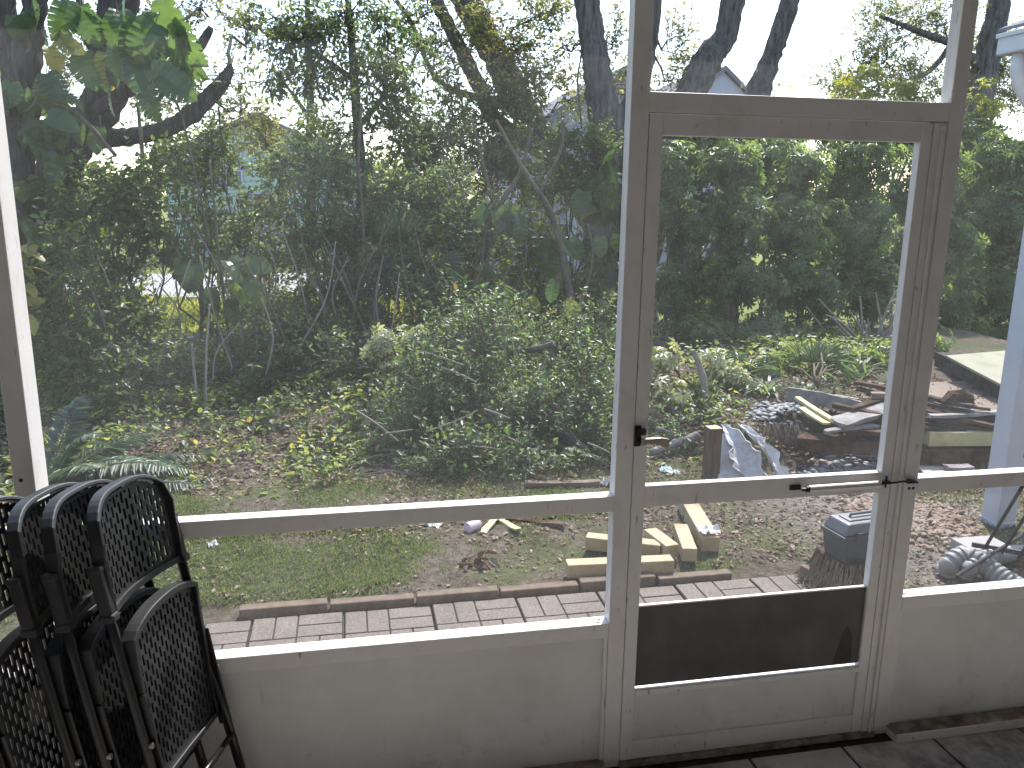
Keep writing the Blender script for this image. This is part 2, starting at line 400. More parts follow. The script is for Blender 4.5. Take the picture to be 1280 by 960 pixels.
fl = m.build('floor', 'tile', bevel=.003); fl.location.z = -.025; tag(fl, 'stained beige porch floor tiles with dark joints', 'floor', kind='structure')
m = MB(); m.box((-4, -3.5, 2.5), (6, .25, 2.62)); tag(m.build('ceiling', 'ceiling'), 'flat pale porch roof', 'ceiling', kind='structure')
m = MB(); m.box((-4, -3.5, -.3), (6, -3.3, 2.497)); tag(m.build('wall_back', 'house_wall'), 'pale house wall behind the porch', 'wall', kind='structure')

m = MB(); m.box((3.6, -3.3, -.3), (3.75, -.1, 2.497)); tag(m.build('dimming_wall', 'house_wall'), 'unseen wall added on the right to dim the porch', 'wall', kind='structure')  # unseen end walls, added to cut the light inside the porch
m = MB(); m.box((-4, -3.3, -.3), (-3.85, -.1, 2.497)); tag(m.build('dimming_wall', 'house_wall'), 'unseen wall added on the left to dim the porch', 'wall', kind='structure')

# paved path: concrete slabs stamped as basket weave bricks
def paver_mat():
    m, t, p, o = nodes('paver')
    n = noise(t, 4, 5, .7); n2 = noise(t, 90, 4, .75)
    c = mixc(t, .45, ramp(t, n, [(.3, (.10, .082, .068)), (.7, (.20, .168, .143))]), ramp(t, n2, [(.35, (.05, .04, .034)), (.65, (.26, .218, .187))]))
    t.links.new(c, p.inputs['Base Color']); p.inputs['Roughness'].default_value = .95; bump(t, p, n2, .6, .004)
    return m
MT['paver'] = paver_mat()
MT['joint'] = plain('paver_joint', [(.018, .014, .011), (.05, .04, .032)], 40, .95)
m = MB(); mj = MB(); PS = .412; rr_ = random.Random(4)
for i in range(-5, 6):
    for j in range(0, 4):
        x0 = -.07+PS*i-.02*0; y1 = 1.36-PS*j
        if y1-PS < -.05: continue
        dz = rr_.uniform(-.004, .004)
        mj.box((x0+.004, y1-PS+.004, -.16), (x0+PS-.004, y1-.004, -.1015+dz))
        q = PS/2-.004
        for a in range(2):
            for b in range(2):
                bx, by = x0+.004+a*q, y1-PS+.004+b*q
                for k in range(2):
                    e = .0032
                    if (a+b) % 2: m.box((bx+k*q/2+e, by+e, -.125), (bx+(k+1)*q/2-e, by+q-e, -.096+dz+rr_.uniform(-.001, .001)))
                    else: m.box((bx+e, by+k*q/2+e, -.125), (bx+q-e, by+(k+1)*q/2-e, -.096+dz+rr_.uniform(-.001, .001)))
tag(m.build('path', 'paver', bevel=.004), 'stamped brick paver path along the porch', 'path', kind='structure')
tag(mj.build('path_joints', 'joint'), 'dark joints between the pavers of the path', 'path', kind='structure')
labs = ['tan edging brick at the near end of the row beside the chairs', 'tan edging brick second along the row from the chairs', 'tan edging brick third along the row from the chairs',
        'tan edging brick fourth along the row, below the grey crumpled leaves', 'tan edging brick in front of the cut timber by the middle post', 'tan edging brick lying against the front face of the cut timber']
for k in range(6):
    x0 = -.55+.41*k
    m = MB(); m.box((x0+.006, 1.375+.008*math.sin(k*2.1), -.16), (x0+.404, 1.435+.008*math.sin(k*2.1), -.062+.006*math.cos(k*3.3)))
    o = solo(m, 'edging_brick', 'edging', labs[k] if k < 5 else labs[5], 'edging brick', 'tan bricks edging the path', bevel=.007)
    o.rotation_euler = (0, 0, .012*math.sin(k*5))
A = gat(1004, 715, -.07); B = gat(1046, 738, -.07)
m = MB(); m.beam(A, A+(B-A)*1.4, .055, .09); solo(m, 'edging_board', 'edging', 'tan edging board closing the far end of the paver path beside the stump', 'edging board', bevel=.006)

# neighbour's driveway
m = MB(); m.box((-14, 12.6, -.3), (1.5, 17, .075)); tag(m.build('road', 'road'), 'pale concrete driveway beyond the fence', 'road', kind='structure')

# ------------------------------------------------------------------ screen wall
def screen_mat():
    m, t, p, o = nodes('insect_screen')
    n = noise(t, 3, 6, .7); n2 = noise(t, 18, 3, .6)
    d = t.nodes.new('ShaderNodeBsdfDiffuse'); d.inputs[0].default_value = (.29, .29, .285, 1)
    tr = t.nodes.new('ShaderNodeBsdfTranslucent'); tr.inputs[0].default_value = (.41, .41, .40, 1)
    tp = t.nodes.new('ShaderNodeBsdfTransparent')
    a = t.nodes.new('ShaderNodeMixShader'); a.inputs[0].default_value = .5; t.links.new(d.outputs[0], a.inputs[1]); t.links.new(tr.outputs[0], a.inputs[2])
    b = t.nodes.new('ShaderNodeMixShader')
    ad = t.nodes.new('ShaderNodeMath'); ad.operation = 'ADD'
    t.links.new(maprange(t, n, .4, .75, SCREEN_LO, SCREEN_HI), ad.inputs[0]); t.links.new(maprange(t, n2, .6, .8, 0, .04), ad.inputs[1])
    t.links.new(ad.outputs[0], b.inputs[0]); t.links.new(tp.outputs[0], b.inputs[1]); t.links.new(a.outputs[0], b.inputs[2])
    t.links.new(b.outputs[0], o.inputs[0])
    return m
SCREEN_LO, SCREEN_HI = .09, .15
MT['screen'] = screen_mat()
def sheet(x0, z0, x1, z1, y, name, parent, mat='screen'):
    m = MB(); m.add([(x0, y, z0), (x1, y, z0), (x1, y, z1), (x0, y, z1)], [(0, 1, 2, 3)]); return m.build(name, mat, parent)
D = .05
sw = empty('screen_wall', (0, 0, 0), 'white aluminium screen wall of the porch with chair rail and solid kick panels', 'screen wall')
def post(x0, x1, y0=0, y1=D, z0=-.025, z1=2.45):
    m = MB(); m.box((x0, y0, z0), (x1, y1, z1)); return m.build('post', 'paint', sw, bevel=.0025)
post(.778, .832); post(1.775, 1.826); post(-.885, -.832, 0, .095); post(3.3, 3.352); post(-3.6, -3.55)
m = MB(); m.box((.832, 0, 2.055), (1.775, D, 2.109)); m.build('header', 'paint', sw, bevel=.0025)
m = MB(); m.box((-3.6, -.002, 2.45), (3.352, D, 2.498)); m.build('top_beam', 'paint', sw, bevel=.0025)
for (x0, x1) in ((-.832, .778), (1.826, 3.3), (-3.55, -.885)):
    m = MB(); m.box((x0, .001, .879), (x1, D-.001, .930)); m.build('chair_rail', 'paint', sw, bevel=.0025)
    m = MB(); m.box((x0, -.001, .453), (x1, D+.002, .503)); m.build('sill', 'paint', sw, bevel=.0025)
    m = MB(); m.box((x0, .013, .002), (x1, .03, .453)); m.build('kick_panel', 'panel', sw)
    m = MB(); m.box((x0, -.055, -.024), (x1, .04, .002)); m.box((x0, -.06, -.024), (x1, -.055, .008)); pl_ = m.build('base_channel', 'paint', sw)
    m = MB(); m.box((x0, -.054, .0022), (x1, .012, .0042)); m.build('ledge_dirt', 'dirty', pl_)
    sheet(x0, .503, x1, .879, .026, 'screen', sw); sheet(x0, .930, x1, 2.45, .026, 'screen', sw)
sheet(.832, 2.109, 1.775, 2.45, .026, 'screen', sw)
m = MB()   # corner strips where the panels meet the posts
for x in (.765, 1.8265): m.box((x, .004, .0045), (x+.012, .013, .453))
m.build('corner_strip', 'paint', sw)
for (x, y, z) in ((.745, .012, .5035), (.755, .03, .5035), (1.846, .02, .5035)):
    m = MB(); m.tube([(x, y, z-.001), (x, y, z+.0012)], .005, 8); m.build('screw_hole', 'black_metal', sw)
for (x, z) in ((-.865, 1.075), (1.812, .897), (1.797, .897)):
    m = MB(); m.tube([(x, -.001, z), (x, .001, z)], .0055, 8); m.build('screw_hole', 'black_metal', sw)
# hinge side jamb strip with a raised rib
m = MB(); m.box((1.730, .003, -.024), (1.7745, D-.004, 2.053)); m.build('jamb', 'paint', sw, bevel=.002)
m = MB(); m.box((1.754, -.0065, -.012), (1.762, .0028, 2.045)); m.build('jamb_rib', 'paint', sw, bevel=.002)

# ------------------------------------------------------------------ screen door
dr = empty('screen_door', (.83, 0, 0), 'white framed screen door with a dark panel low down and a long closer tube', 'screen door')
def dpart(name, lo, hi, mat='paint', bevel=.002, parent=None):
    m = MB(); m.box(lo, hi); return m.build(name, mat, parent or dr, bevel=bevel)
dpart('stile', (.835, .002, -.006), (.877, .032, 2.051)); dpart('stile', (1.690, .002, -.006), (1.727, .032, 2.051))
dpart('top_rail', (.877, .0035, 1.994), (1.690, .031, 2.0508)); dpart('middle_rail', (.877, .0035, .888), (1.690, .031, .957))
dpart('bottom_rail', (.877, .0035, -.006), (1.690, .031, .062)); dpart('ledge_strip', (.8772, -.003, .234), (1.690, .024, .254))
dpart('lower_panel', (.8771, .012, .062), (1.6896, .02, .234), 'panel', 0)
dpart('dark_panel', (.8771, .012, .262), (1.6896, .018, .545), 'dark_panel', 0)
dpart('panel_cap', (.8771, .009, .545), (1.6898, .022, .551))
m = MB(); m.add([(1.593, .0115, .268), (1.663, .0115, .268), (1.658, .0115, .37), (1.636, .0115, .41), (1.618, .0115, .38)], [(0, 1, 2, 3, 4)]); m.build('panel_tear', 'black_metal', dr)
sheet(.8771, .957, 1.690, 1.994, .024, 'screen', dr); sheet(.8771, .5512, 1.690, .888, .024, 'screen', dr)
# latch lever
pl_ = dpart('latch_plate', (.833, -.006, 1.088), (.853, .0015, 1.152), 'black_metal', .002)
m = MB(); m.box((.838, -.022, 1.128), (.862, -.006, 1.146)); m.build('latch_hook', 'black_metal', pl_)
m = MB()
prof = [(.845, .030, .022), (.862, .030, .020), (.885, .032, .020), (.905, .030, .026), (.925, .026, .032), (.935, .024, .026)]
vs_ = []
for i, (x, yy, hh) in enumerate(prof):
    zc = 1.108-(.004 if i > 3 else 0)+.004*math.sin(i)
    for (a, b) in ((-1, -1), (1, -1), (1, 1), (-1, 1)): vs_.append((x, -yy+a*.006, zc+b*hh/2))
fs = [(3, 2, 1, 0), tuple(20+k for k in range(4))]
for i in range(5):
    for k in range(4): a = i*4+k; b = i*4+(k+1) % 4; fs.append((a, b, b+4, a+4))
m.add(vs_, fs); hd = m.build('handle', 'lever', dr, smooth=False, bevel=.003)
m = MB(); m.tube([(.85, -.005, 1.108), (.85, -.03, 1.108)], .008, 10); m.build('spindle', 'black_metal', hd)
# pneumatic closer
m = MB(); m.tube([(1.418, -.022, .924), (1.668, -.022, .926)], .0125, 16); cl = m.build('closer', 'aluminium', dr, smooth=False, bevel=.002)
m = MB(); m.tube([(1.409, -.022, .924), (1.4178, -.022, .924)], .010, 12); m.tube([(1.396, -.018, .923), (1.409, -.022, .924)], .006, 8); m.box((1.365, -.004, .917), (1.401, .0035, .931)); m.build('closer_bracket', 'black_metal', cl)
m = MB(); m.tube([(1.669, -.022, .926), (1.782, -.016, .930)], .0035, 8); m.build('closer_rod', 'black_metal', cl)
m = MB(); m.box((1.780, -.012, .918), (1.82, -.001, .923)); m.box((1.782, -.02, .923), (1.797, -.002, .931)); m.box((1.694, -.004, .921), (1.724, .001, .926)); m.box((1.706, -.003, .905), (1.710, .001, .945)); m.build('jamb_bracket', 'black_metal', cl)
m = MB(); m.box((.832, -.012, -.0245), (1.775, .06, -.010)); tag(m.build('threshold', 'dirty'), 'worn low metal threshold under the screen door', 'threshold')

# ------------------------------------------------------------------ folding chairs
def perforated(name, u0, u1, v0, v1, fn, parent, mat='chair', thick=.006, nc=15, rh=.0072, rimc=.012, inside=None, ofs=0):
    """a slotted plastic panel: columns of staggered slots with bridges between them, shaped by fn(u,v) -> point"""
    W_ = u1-u0; cw = W_/nc; us = []
    for k in range(nc): us += [u0+k*cw, u0+(k+.54)*cw]
    us.append(u1)
    nv = int((v1-v0)/rh); vv = [v0+(v1-v0)*j/nv for j in range(nv+1)]
    bm = bmesh.new(); vt = {}
    def gv(i, j):
        if (i, j) not in vt: vt[(i, j)] = bm.verts.new(fn(us[i], vv[j]))
        return vt[(i, j)]
    for i in range(len(us)-1):
        for j in range(nv):
            uc, vc = (us[i]+us[i+1])/2, (vv[j]+vv[j+1])/2
            if inside and not inside(uc, vc): continue
            slot = i % 2 == 0
            if slot:
                ph = (j+(3 if (i//2) % 2 else 0)) % 6
                edge = uc-u0 < rimc or u1-uc < rimc or vc-v0 < rimc or v1-vc < rimc or (inside and not (inside(uc, vc+rimc) and inside(uc-rimc, vc) and inside(uc+rimc, vc)))
                if ph < 4 and not edge: continue
            bm.faces.new((gv(i, j), gv(i+1, j), gv(i+1, j+1), gv(i, j+1)))
    me = bpy.data.meshes.new(name); bm.to_mesh(me); bm.free(); me.materials.append(MT[mat])
    o = bpy.data.objects.new(name, me); COL.objects.link(o); o.parent = parent
    s = o.modifiers.new('thickness', 'SOLIDIFY'); s.thickness = thick; s.offset = 0
    return o
HW = .205
def make_chair():
    """folded chair in local space: X = across, Z = up along the chair, -Y = the side that faces out"""
    r = empty('folding_chair', (0, 0, 0), '', '')
    bow = lambda u: .035*(1-(u/HW)**2)
    V0, V1 = .875, 1.065
    def top(u):
        a = abs(u)/.195; return V1+.02+.062*(1-a**3.4)-(.0 if a < .9 else (a-.9)*.35)
    fb = lambda u, v: Vector((u, bow(u)-.012*(v-V0)/.2, v))
    perforated('backrest', -.188, .188, V0+.004, V1+.075, fb, r, inside=lambda u, v: v < top(u)-.012, nc=19)
    br = r.children[-1] if r.children else None
    bo = [c for c in r.children if c.name.startswith('backrest')][0]
    m = MB(); pts = [(-.195, bow(.195), V0)]
    pts += [(-.197, bow(.195)-.004, V0+.06), (-.197, bow(.195)-.008, V0+.13)]
    for k in range(0, 21):
        u = -.195+.39*k/20; pts.append((u, bow(u)-.014, top(u)))
    pts += [(.197, bow(.195)-.008, V0+.13), (.197, bow(.195)-.004, V0+.06), (.195, bow(.195), V0)]
    q = [Vector(p) for p in pts]
    # wide lip: swept rectangle, deep front to back
    vs_ = []; fs = []
    for i, p in enumerate(q):
        d = (q[min(i+1, len(q)-1)]-q[max(i-1, 0)]).normalized(); nn = Vector((d.z, 0, -d.x)).normalized()
        dep = .034
        for (a, b) in ((-.004, -.55), (.006, -.45), (.006, .45), (-.004, .55)): vs_.append(p-nn*a*1.2+Vector((0, b*dep, 0)))
    for i in range(len(q)-1):
        for k in range(4): a = i*4+k; b = i*4+(k+1) % 4; fs.append((a, b, b+4, a+4))
    fs += [(0, 1, 2, 3), tuple((len(q)-1)*4+k for k in (3, 2, 1, 0))]
    m.add(vs_, fs); m.build('rim', 'chair', bo, local=True, bevel=.003)
    m = MB(); vs_ = []; fs = []
    for k in range(15):
        u = -.195+.39*k/14
        for (a, b) in ((-.012, -.006), (.010, -.006), (.010, .012), (-.012, .012)): vs_.append((u, bow(u)+a, V0+b))
    for i in range(14):
        for k in range(4): a = i*4+k; b = i*4+(k+1) % 4; fs.append((a, b, b+4, a+4))
    fs += [(3, 2, 1, 0), tuple(56+k for k in range(4))]
    m.add(vs_, fs); m.build('lower_rim', 'chair', bo, local=True, bevel=.002)
    # long front legs that run up into the back sleeves
    for s in (-1, 1):
        m = MB(); m.tube([(s*.228, -.012, .01), (s*.222, -.006, .3), (s*.214, 0, .6), (s*.21, .002, .80), (s*.21, .002, .90)], .0145, 12, flat=.8); lg = m.build('leg', 'chair_tube', r, smooth=True, local=True)
        m = MB(); m.tube([(s*.228, -.012, 0), (s*.228, -.012, .03)], .018, 12); m.build('foot_cap', 'chair', lg, local=True)
        m = MB(); m.box((s*.21-.0145, -.015, .865), (s*.21+.0145, .018, 1.0)); m.box((s*.21-.0165, -.017, .988), (s*.21+.0165, .020, 1.006)); m.box((s*.21-.0185, -.019, .862), (s*.21+.0185, .022, .884)); m.build('sleeve', 'chair', lg, local=True, bevel=.006)
        for z in (.53, .40):
            m = MB(); m.tube([(s*.2165, -.0135, z), (s*.2165, -.024, z)], .0085, 12); m.build('rivet', 'rivet', lg, local=True, bevel=.002)
    # seat folded up in front of the legs
    S0, S1 = .40, .835
    st_top = lambda u: S1-.035*(abs(u)/.19)**2.4
    sy_ = lambda v: -.024+.034*(S1-v)/(S1-S0)
    fs_ = lambda u, v: Vector((u, sy_(v)+.008*math.cos(u/.19*1.4), v))
    seat = perforated('seat', -.185, .185, S0+.004, S1, fs_, r, nc=19, inside=lambda u, v: v < st_top(u)-.01)
    m = MB(); pts = [(-.19, sy_(S0), S0), (-.19, sy_(.55), .55), (-.19, sy_(.72), .72)]+[(-.19+.38*k/16, sy_(S1), st_top(-.19+.38*k/16)) for k in range(17)]+[(.19, sy_(.72), .72), (.19, sy_(.55), .55), (.19, sy_(S0), S0), (0, sy_(S0)+.006, S0-.004), (-.19, sy_(S0), S0)]
    q = [Vector(p) for p in pts]; vs_ = []; fs = []
    for i, p in enumerate(q):
        d = (q[min(i+1, len(q)-1)]-q[max(i-1, 0)]).normalized(); nn = Vector((d.z, 0, -d.x)).normalized()
        for (a, b) in ((-.010, -.013), (.007, -.013), (.010, .024), (-.007, .024)): vs_.append(p-nn*a+Vector((0, b, 0)))
    for i in range(len(q)-1):
        for k in range(4): a = i*4+k; b = i*4+(k+1) % 4; fs.append((a, b, b+4, a+4))
    m.add(vs_, fs); m.build('seat_rim', 'chair', seat, local=True, bevel=.003)
    # rear legs and bars
    for s in (-1, 1):
        m = MB(); m.tube([(s*.192, -.03, .03), (s*.192, -.02, .4), (s*.19, .018, .70)], .011, 10, flat=.8); m.build('rear_leg', 'chair_tube', r, smooth=True, local=True)
        m = MB(); m.box((s*.202-.004, -.03, .36), (s*.202+.004, .010, .66)); m.build('side_bracket', 'chair_tube', r, local=True, bevel=.003)
    for (z, y) in ((.20, -.028), (.13, -.012), (.33, -.025)):
        hw = .192 if y < -.02 else .225
        m = MB(); m.tube([(-hw, y, z), (hw, y, z)], .009, 10); m.build('crossbar', 'chair_tube', r, smooth=True, local=True)
    return r
chair = make_chair()
Wv = Vector((.217, .976, 0)); Uv = Vector((-.222, .049, 1)).normalized()
def place_chair(o, foot, wv, uv, label):
    x = Vector(wv).normalized(); z = Vector(uv).normalized(); y = z.cross(x).normalized(); z = x.cross(y)
    o.rotation_mode = 'XYZ'; o.rotation_euler = Matrix((x, y, z)).transposed().to_euler(); o.location = foot; o.scale = (.80, 1, 1.0)
    tag(o, label, 'folding chair', 'black folding chairs leaning in a stack')
# local -Y must face +X side: local Y = z cross x  -> pointing to -X
place_chair(chair, (-.385, -.229, -.025), (.308, .951, 0), (-.161, .075, 1), 'black slotted folding chair at the front of the stack, its seat panel fully in view')
c2 = dup(chair); place_chair(c2, (-.475, -.252, -.025), (.30, .954, 0), (-.163, .073, 1), 'black slotted folding chair directly behind the front chair of the stack')
c3 = dup(chair); place_chair(c3, (-.542, -.262, -.025), (.295, .955, 0), (-.165, .072, 1), 'black slotted folding chair third from the front of the stack')
c4 = dup(chair)
place_chair(c4, (-.645, -.335, -.025), (.30, .954, 0), (-.185, .075, 1), 'rearmost black slotted folding chair, turned so light shows through its slots')

# ------------------------------------------------------------------ cut timber on the lawn
def G(px, py, z=None):
    if z is not None: return Vector(gat(px, py, z))
    p = gat(px, py, -.08)
    for _ in range(6): p = gat(px, py, float(gh(p[0], p[1])))
    return Vector(p)
def Zg(p, dz=0): return Vector((p[0], p[1], float(gh(p[0], p[1]))+dz))
def timber(A, B, label, mat='new_wood', wd=.08, t=.075, group='cut timber lying on the grass', name='cut_timber', cat='timber'):
    m = MB(); m.beam(A, B, wd, t); return solo(m, name, mat, label, cat, group, bevel=.004)
z0 = -.042
timber(G(708, 711, z0), G(840, 705, z0), 'long cut timber lying lengthwise just beyond the paver path')
timber(G(733, 676, z0), G(835, 692, z0+.0)+Vector((-.02, .06, 0)), 'cut timber end showing left of the middle post, behind the long timber')
timber(G(812, 668, z0+.01), G(836, 690, z0+.01)+Vector((.02, .0, 0)), 'short cut timber slanting up to the door stile above the long timber')
timber(G(850, 662, z0), G(862, 694, z0), 'stubby cut timber with a sawn end facing the door')
bD = timber(G(858, 630, z0), G(888, 682, z0), 'thick cut timber with a crumpled white wrapper on top', wd=.1, t=.1)
# crumpled wrappers and litter
def crumple(name, c, sx, sy, h, mat, label, cat, seed, group=None):
    r = np.random.default_rng(seed); n = 7; xs = np.linspace(-.5, .5, n)
    Xc, Yc = np.meshgrid(xs, xs); Zc = np.abs(r.normal(size=Xc.shape))*h*.5+h*.3*(.25-Xc**2)
    Xc = Xc*sx+r.normal(size=Xc.shape)*sx*.05; Yc = Yc*sy+r.normal(size=Xc.shape)*sy*.05
    V = np.stack([Xc, Yc, Zc], -1).reshape(-1, 3); a = r.uniform(0, 6.3); ca, sa = math.cos(a), math.sin(a)
    V = V@np.array([[ca, sa, 0], [-sa, ca, 0], [0, 0, 1]])+np.array(c)
    m = MB(); m.add(V, [(j*n+i, j*n+i+1, (j+1)*n+i+1, (j+1)*n+i) for j in range(n-1) for i in range(n-1)])
    o = solo(m, name, mat, label, cat, group); s = o.modifiers.new('thickness', 'SOLIDIFY'); s.thickness = .0015; return o
crumple('paper_wrapper', G(885, 664, .02), .09, .11, .03, 'paper', 'crumpled white paper wrapper lying on the thick cut timber', 'wrapper', 2)
crumple('plastic_bag', Zg(G(836, 590)), .15, .10, .035, 'greenbag', 'pale green plastic scrap on the leaf litter beside the brown post', 'plastic scrap', 5)
crumple('plastic_scrap', Zg(G(540, 657)), .12, .07, .02, 'paper', 'thin clear plastic scrap on the lawn left of the paper cup', 'plastic scrap', 6)
crumple('paper_scrap', Zg(G(266, 683)), .05, .05, .03, 'paper', 'small white paper scrap on the grass beside the front chair', 'paper scrap', 8)
crumple('paper_scrap', Zg(G(757, 606)), .08, .06, .05, 'paper', 'pale crumpled scrap at the foot of the middle post', 'paper scrap', 9)
_g = np.random.default_rng(5); _c = np.array(Zg(G(600, 706), .01)); _n = 26
_P = _c+_g.normal(size=(_n, 3))*np.array([.06, .03, .01])+np.array([0, 0, .012]); _V, _F = leafgeo(_P, _g.normal(size=(_n, 3))*np.array([1, 1, .5]), _g.normal(size=(_n, 3))+np.array([0, 0, 1.2]), _g.uniform(.05, .085, _n), _g.uniform(.02, .035, _n), .5, .3)
tag(center(fastmesh('dry_leaf_clump', _V, _F, LF['litter'], None, np.repeat(_g.random(_n), 2))), 'clump of curled dry leaves on the lawn near the paver path', 'dry leaves')
A = Zg(G(590, 664), .03); m = MB(); m.tube([A+Vector((-.03, -.02, 0)), A+Vector((.045, .02, .004))], [.034, .028], 16); solo(m, 'paper_cup', 'pink', 'pale pink paper cup lying on its side on the lawn', 'paper cup', smooth=False)
for k, (a, b, lab) in enumerate([((604, 669), (622, 650), 'yellow splinter of wood leaning left beside the paper cup'), ((625, 651), (648, 668), 'yellow splinter of wood leaning right beside the paper cup')]):
    A, B = Zg(G(*a), .012), Zg(G(*b), .03); m = MB(); m.rough_beam(A, B, .05, .014, 6, .3, k); solo(m, 'wood_splinter', 'yellow_wood', lab, 'wood splinter', 'splinters beside the paper cup')
A, B = Zg(G(632, 652), .02), Zg(G(706, 660), .02); m = MB(); m.rough_beam(A, B, .05, .03, 8, .3, 3); solo(m, 'broken_plank', 'rot_wood', 'dark rotten lath lying behind the paper cup', 'plank')
A, B = Zg(G(655, 608), .02), Zg(G(750, 606), .02); m = MB(); m.rough_beam(A, B, .06, .03, 8, .2, 4); solo(m, 'broken_plank', 'edging', 'reddish lath lying at the foot of the leafy shrub', 'plank')

# ------------------------------------------------------------------ post stub and torn sheet
P = G(890, 598, -.09); m = MB(); m.box((P.x-.047, P.y-.02, -.12), (P.x+.047, P.y+.075, .275)); o = solo(m, 'post_stub', 'brown_wood', 'short sawn brown post standing in the leaf litter beside the torn sheet', 'post', bevel=.005)
m = MB(); m.box((P.x-.046, P.y-.019, .2752), (P.x+.046, P.y+.074, .2765)); c = m.build('sawn_top', 'new_wood', o)
def curl(name, A, B, wd, mat, label, bend, seed, twist=.6):
    """a torn, curled strip of sheet from A (top) to B (foot)"""
    r = random.Random(seed); A, B = Vector(A), Vector(B); n, k = 14, 6; d = (B-A); side = Vector((1, .15, .1)).normalized(); nrm = d.cross(side).normalized(); V = []
    for i in range(n+1):
        t = i/n; c = A+d*t+nrm*bend*math.sin(math.pi*t); ww = wd*(.25+.75*min(1, t*2.2))*(1+.12*r.uniform(-1, 1))*(.78 if r.random() < .22 else 1)
        for j in range(k+1):
            a = (j/k-.5)*2.1; q = twist*math.sin(t*2.2)
            s = Vector(side)*math.cos(q)+nrm*math.sin(q); n2 = nrm*math.cos(q)-side*math.sin(q)
            ej = r.uniform(.72, 1.15) if j in (0, k) else 1
            V.append(c+s*(math.sin(a)*ww*.55*ej)+n2*((1-math.cos(a))*ww*.7*ej)+Vector((r.uniform(-1, 1), r.uniform(-1, 1), r.uniform(-1, 1)))*.006)
    m = MB(); m.add(V, [(i*(k+1)+j, i*(k+1)+j+1, (i+1)*(k+1)+j+1, (i+1)*(k+1)+j) for i in range(n) for j in range(k)])
    o = solo(m, name, mat, label, 'torn sheet', 'torn sheets beside the brown post'); s = o.modifiers.new('thickness', 'SOLIDIFY'); s.thickness = .006; return o
curl('torn_sheet', gat(903, 531, .22), G(948, 604, -.09), .19, 'torn', 'torn grey sheet curling down nearest the brown post', .03, 1)
curl('torn_sheet', gat(925, 532, .21), G(975, 602, -.09), .15, 'torn', 'torn grey sheet curling down farther from the brown post', .05, 2, -.5)
m = MB(); A = gat(900, 540, .17); B = G(930, 600, -.1)
m.add([gat(899, 535, .2), gat(905, 545, .17), gat(935, 598, -.07), gat(897, 602, -.1)], [(0, 1, 2, 3)]); o = solo(m, 'torn_sheet', 'torn', 'flat grey sheet standing against the brown post behind the curled strips', 'torn sheet', 'torn sheets beside the brown post')
s = o.modifiers.new('t', 'SOLIDIFY'); s.thickness = .008

# ------------------------------------------------------------------ river stones
def stone_mesh(seed):
    bm = bmesh.new(); bmesh.ops.create_icosphere(bm, subdivisions=2, radius=1); r = random.Random(seed)
    k = [r.uniform(-.25, .25) for _ in range(6)]
    for v in bm.verts:
        x, y, z = v.co; v.co *= 1+k[0]*x*y+k[1]*y*z+k[2]*x+k[3]*x*x*.6
        v.co.z *= .5
    me = bpy.data.meshes.new('river_stone'); bm.to_mesh(me); bm.free(); me.polygons.foreach_set('use_smooth', [True]*len(me.polygons)); me.materials.append(MT['stone']); return me
SM = [stone_mesh(k) for k in range(5)]
def stones(poly, n, smin, smax, label, group, seed, z=None):
    r = random.Random(seed); pts = []
    a, b, c, d = [G(*p, z) for p in poly]; tries = 0
    while len(pts) < n and tries < n*60:
        tries += 1; u, v = r.random(), r.random(); p = a*(1-u)*(1-v)+b*u*(1-v)+c*u*v+d*(1-u)*v
        s = r.uniform(smin, smax)
        if any((p.x-q[0])**2+(p.y-q[1])**2 < ((s+q[2])*.72)**2 for q in pts): continue
        pts.append((p.x, p.y, s))
        o = bpy.data.objects.new('river_stone', SM[r.randrange(5)]); COL.objects.link(o)
        o.location = (p.x, p.y, float(gh(p.x, p.y))+s*.25+r.uniform(0, .012)); o.scale = (s*r.uniform(.85, 1.25), s, s*r.uniform(.8, 1.1)); o.rotation_euler = (r.uniform(-.4, .4), r.uniform(-.4, .4), r.uniform(0, 6.3))
        tag(o, label, 'stone', group)
stones([(930, 523), (1012, 528), (1000, 505), (945, 506)], 95, .020, .036, 'smooth grey river stone in the heap on top of the earth bank', 'river stones on top of the bank', 1, .2)
stones([(1010, 592), (1100, 588), (1098, 562), (1045, 562)], 80, .020, .036, 'smooth grey river stone in the patch below the dark timber', 'river stones below the dark timber', 2, -.08)
stones([(950, 600), (1030, 604), (1030, 575), (985, 570)], 30, .012, .024, 'small grey river stone strewn at the foot of the earth bank', 'river stones at the foot of the bank', 3, -.08)

# ------------------------------------------------------------------ wood pile
def plank(A, B, wd, t, mat, label, seed, upv=(0, 0, 1), rough=True, amp=.16, name='weathered_plank', group='old planks heaped on the bank'):
    m = MB()
    if rough: m.rough_beam(A, B, wd, t, 12, amp, seed, upv); return solo(m, name, mat, label, 'plank', group)
    m.beam(A, B, wd, t, upv); return solo(m, name, mat, label, 'plank', group, bevel=.004)
TV = (0, -1, .25)
plank(gat(996, 551, .08), gat(1125, 560, .09), .15, .1, 'rot_wood', 'heavy dark rotten timber edging the bank above the stones', 11, (0, -.1, 1), amp=.12, name='rotten_timber')
plank(gat(1132, 572, .015), gat(1300, 574, .0), .15, .16, 'rot_wood', 'heavy dark rotten timber underneath the yellow beam', 12, (0, 0, 1), amp=.1, name='rotten_timber')
m = MB(); m.beam(gat(1157, 547, .15), gat(1325, 546, .15), .105, .105); solo(m, 'yellow_beam', 'yellow_wood', 'new square yellow beam resting on the dark timber by the white outer post', 'beam', bevel=.004)
plank(gat(996, 497, .30), gat(1046, 528, .24), .05, .022, 'yellow_wood', 'narrow yellow lath slanting over the river stones, upper one', 13, amp=.08)
plank(gat(1002, 510, .265), gat(1034, 530, .225), .06, .016, 'yellow_wood', 'narrow yellow lath slanting over the river stones, lower one', 14, amp=.12)
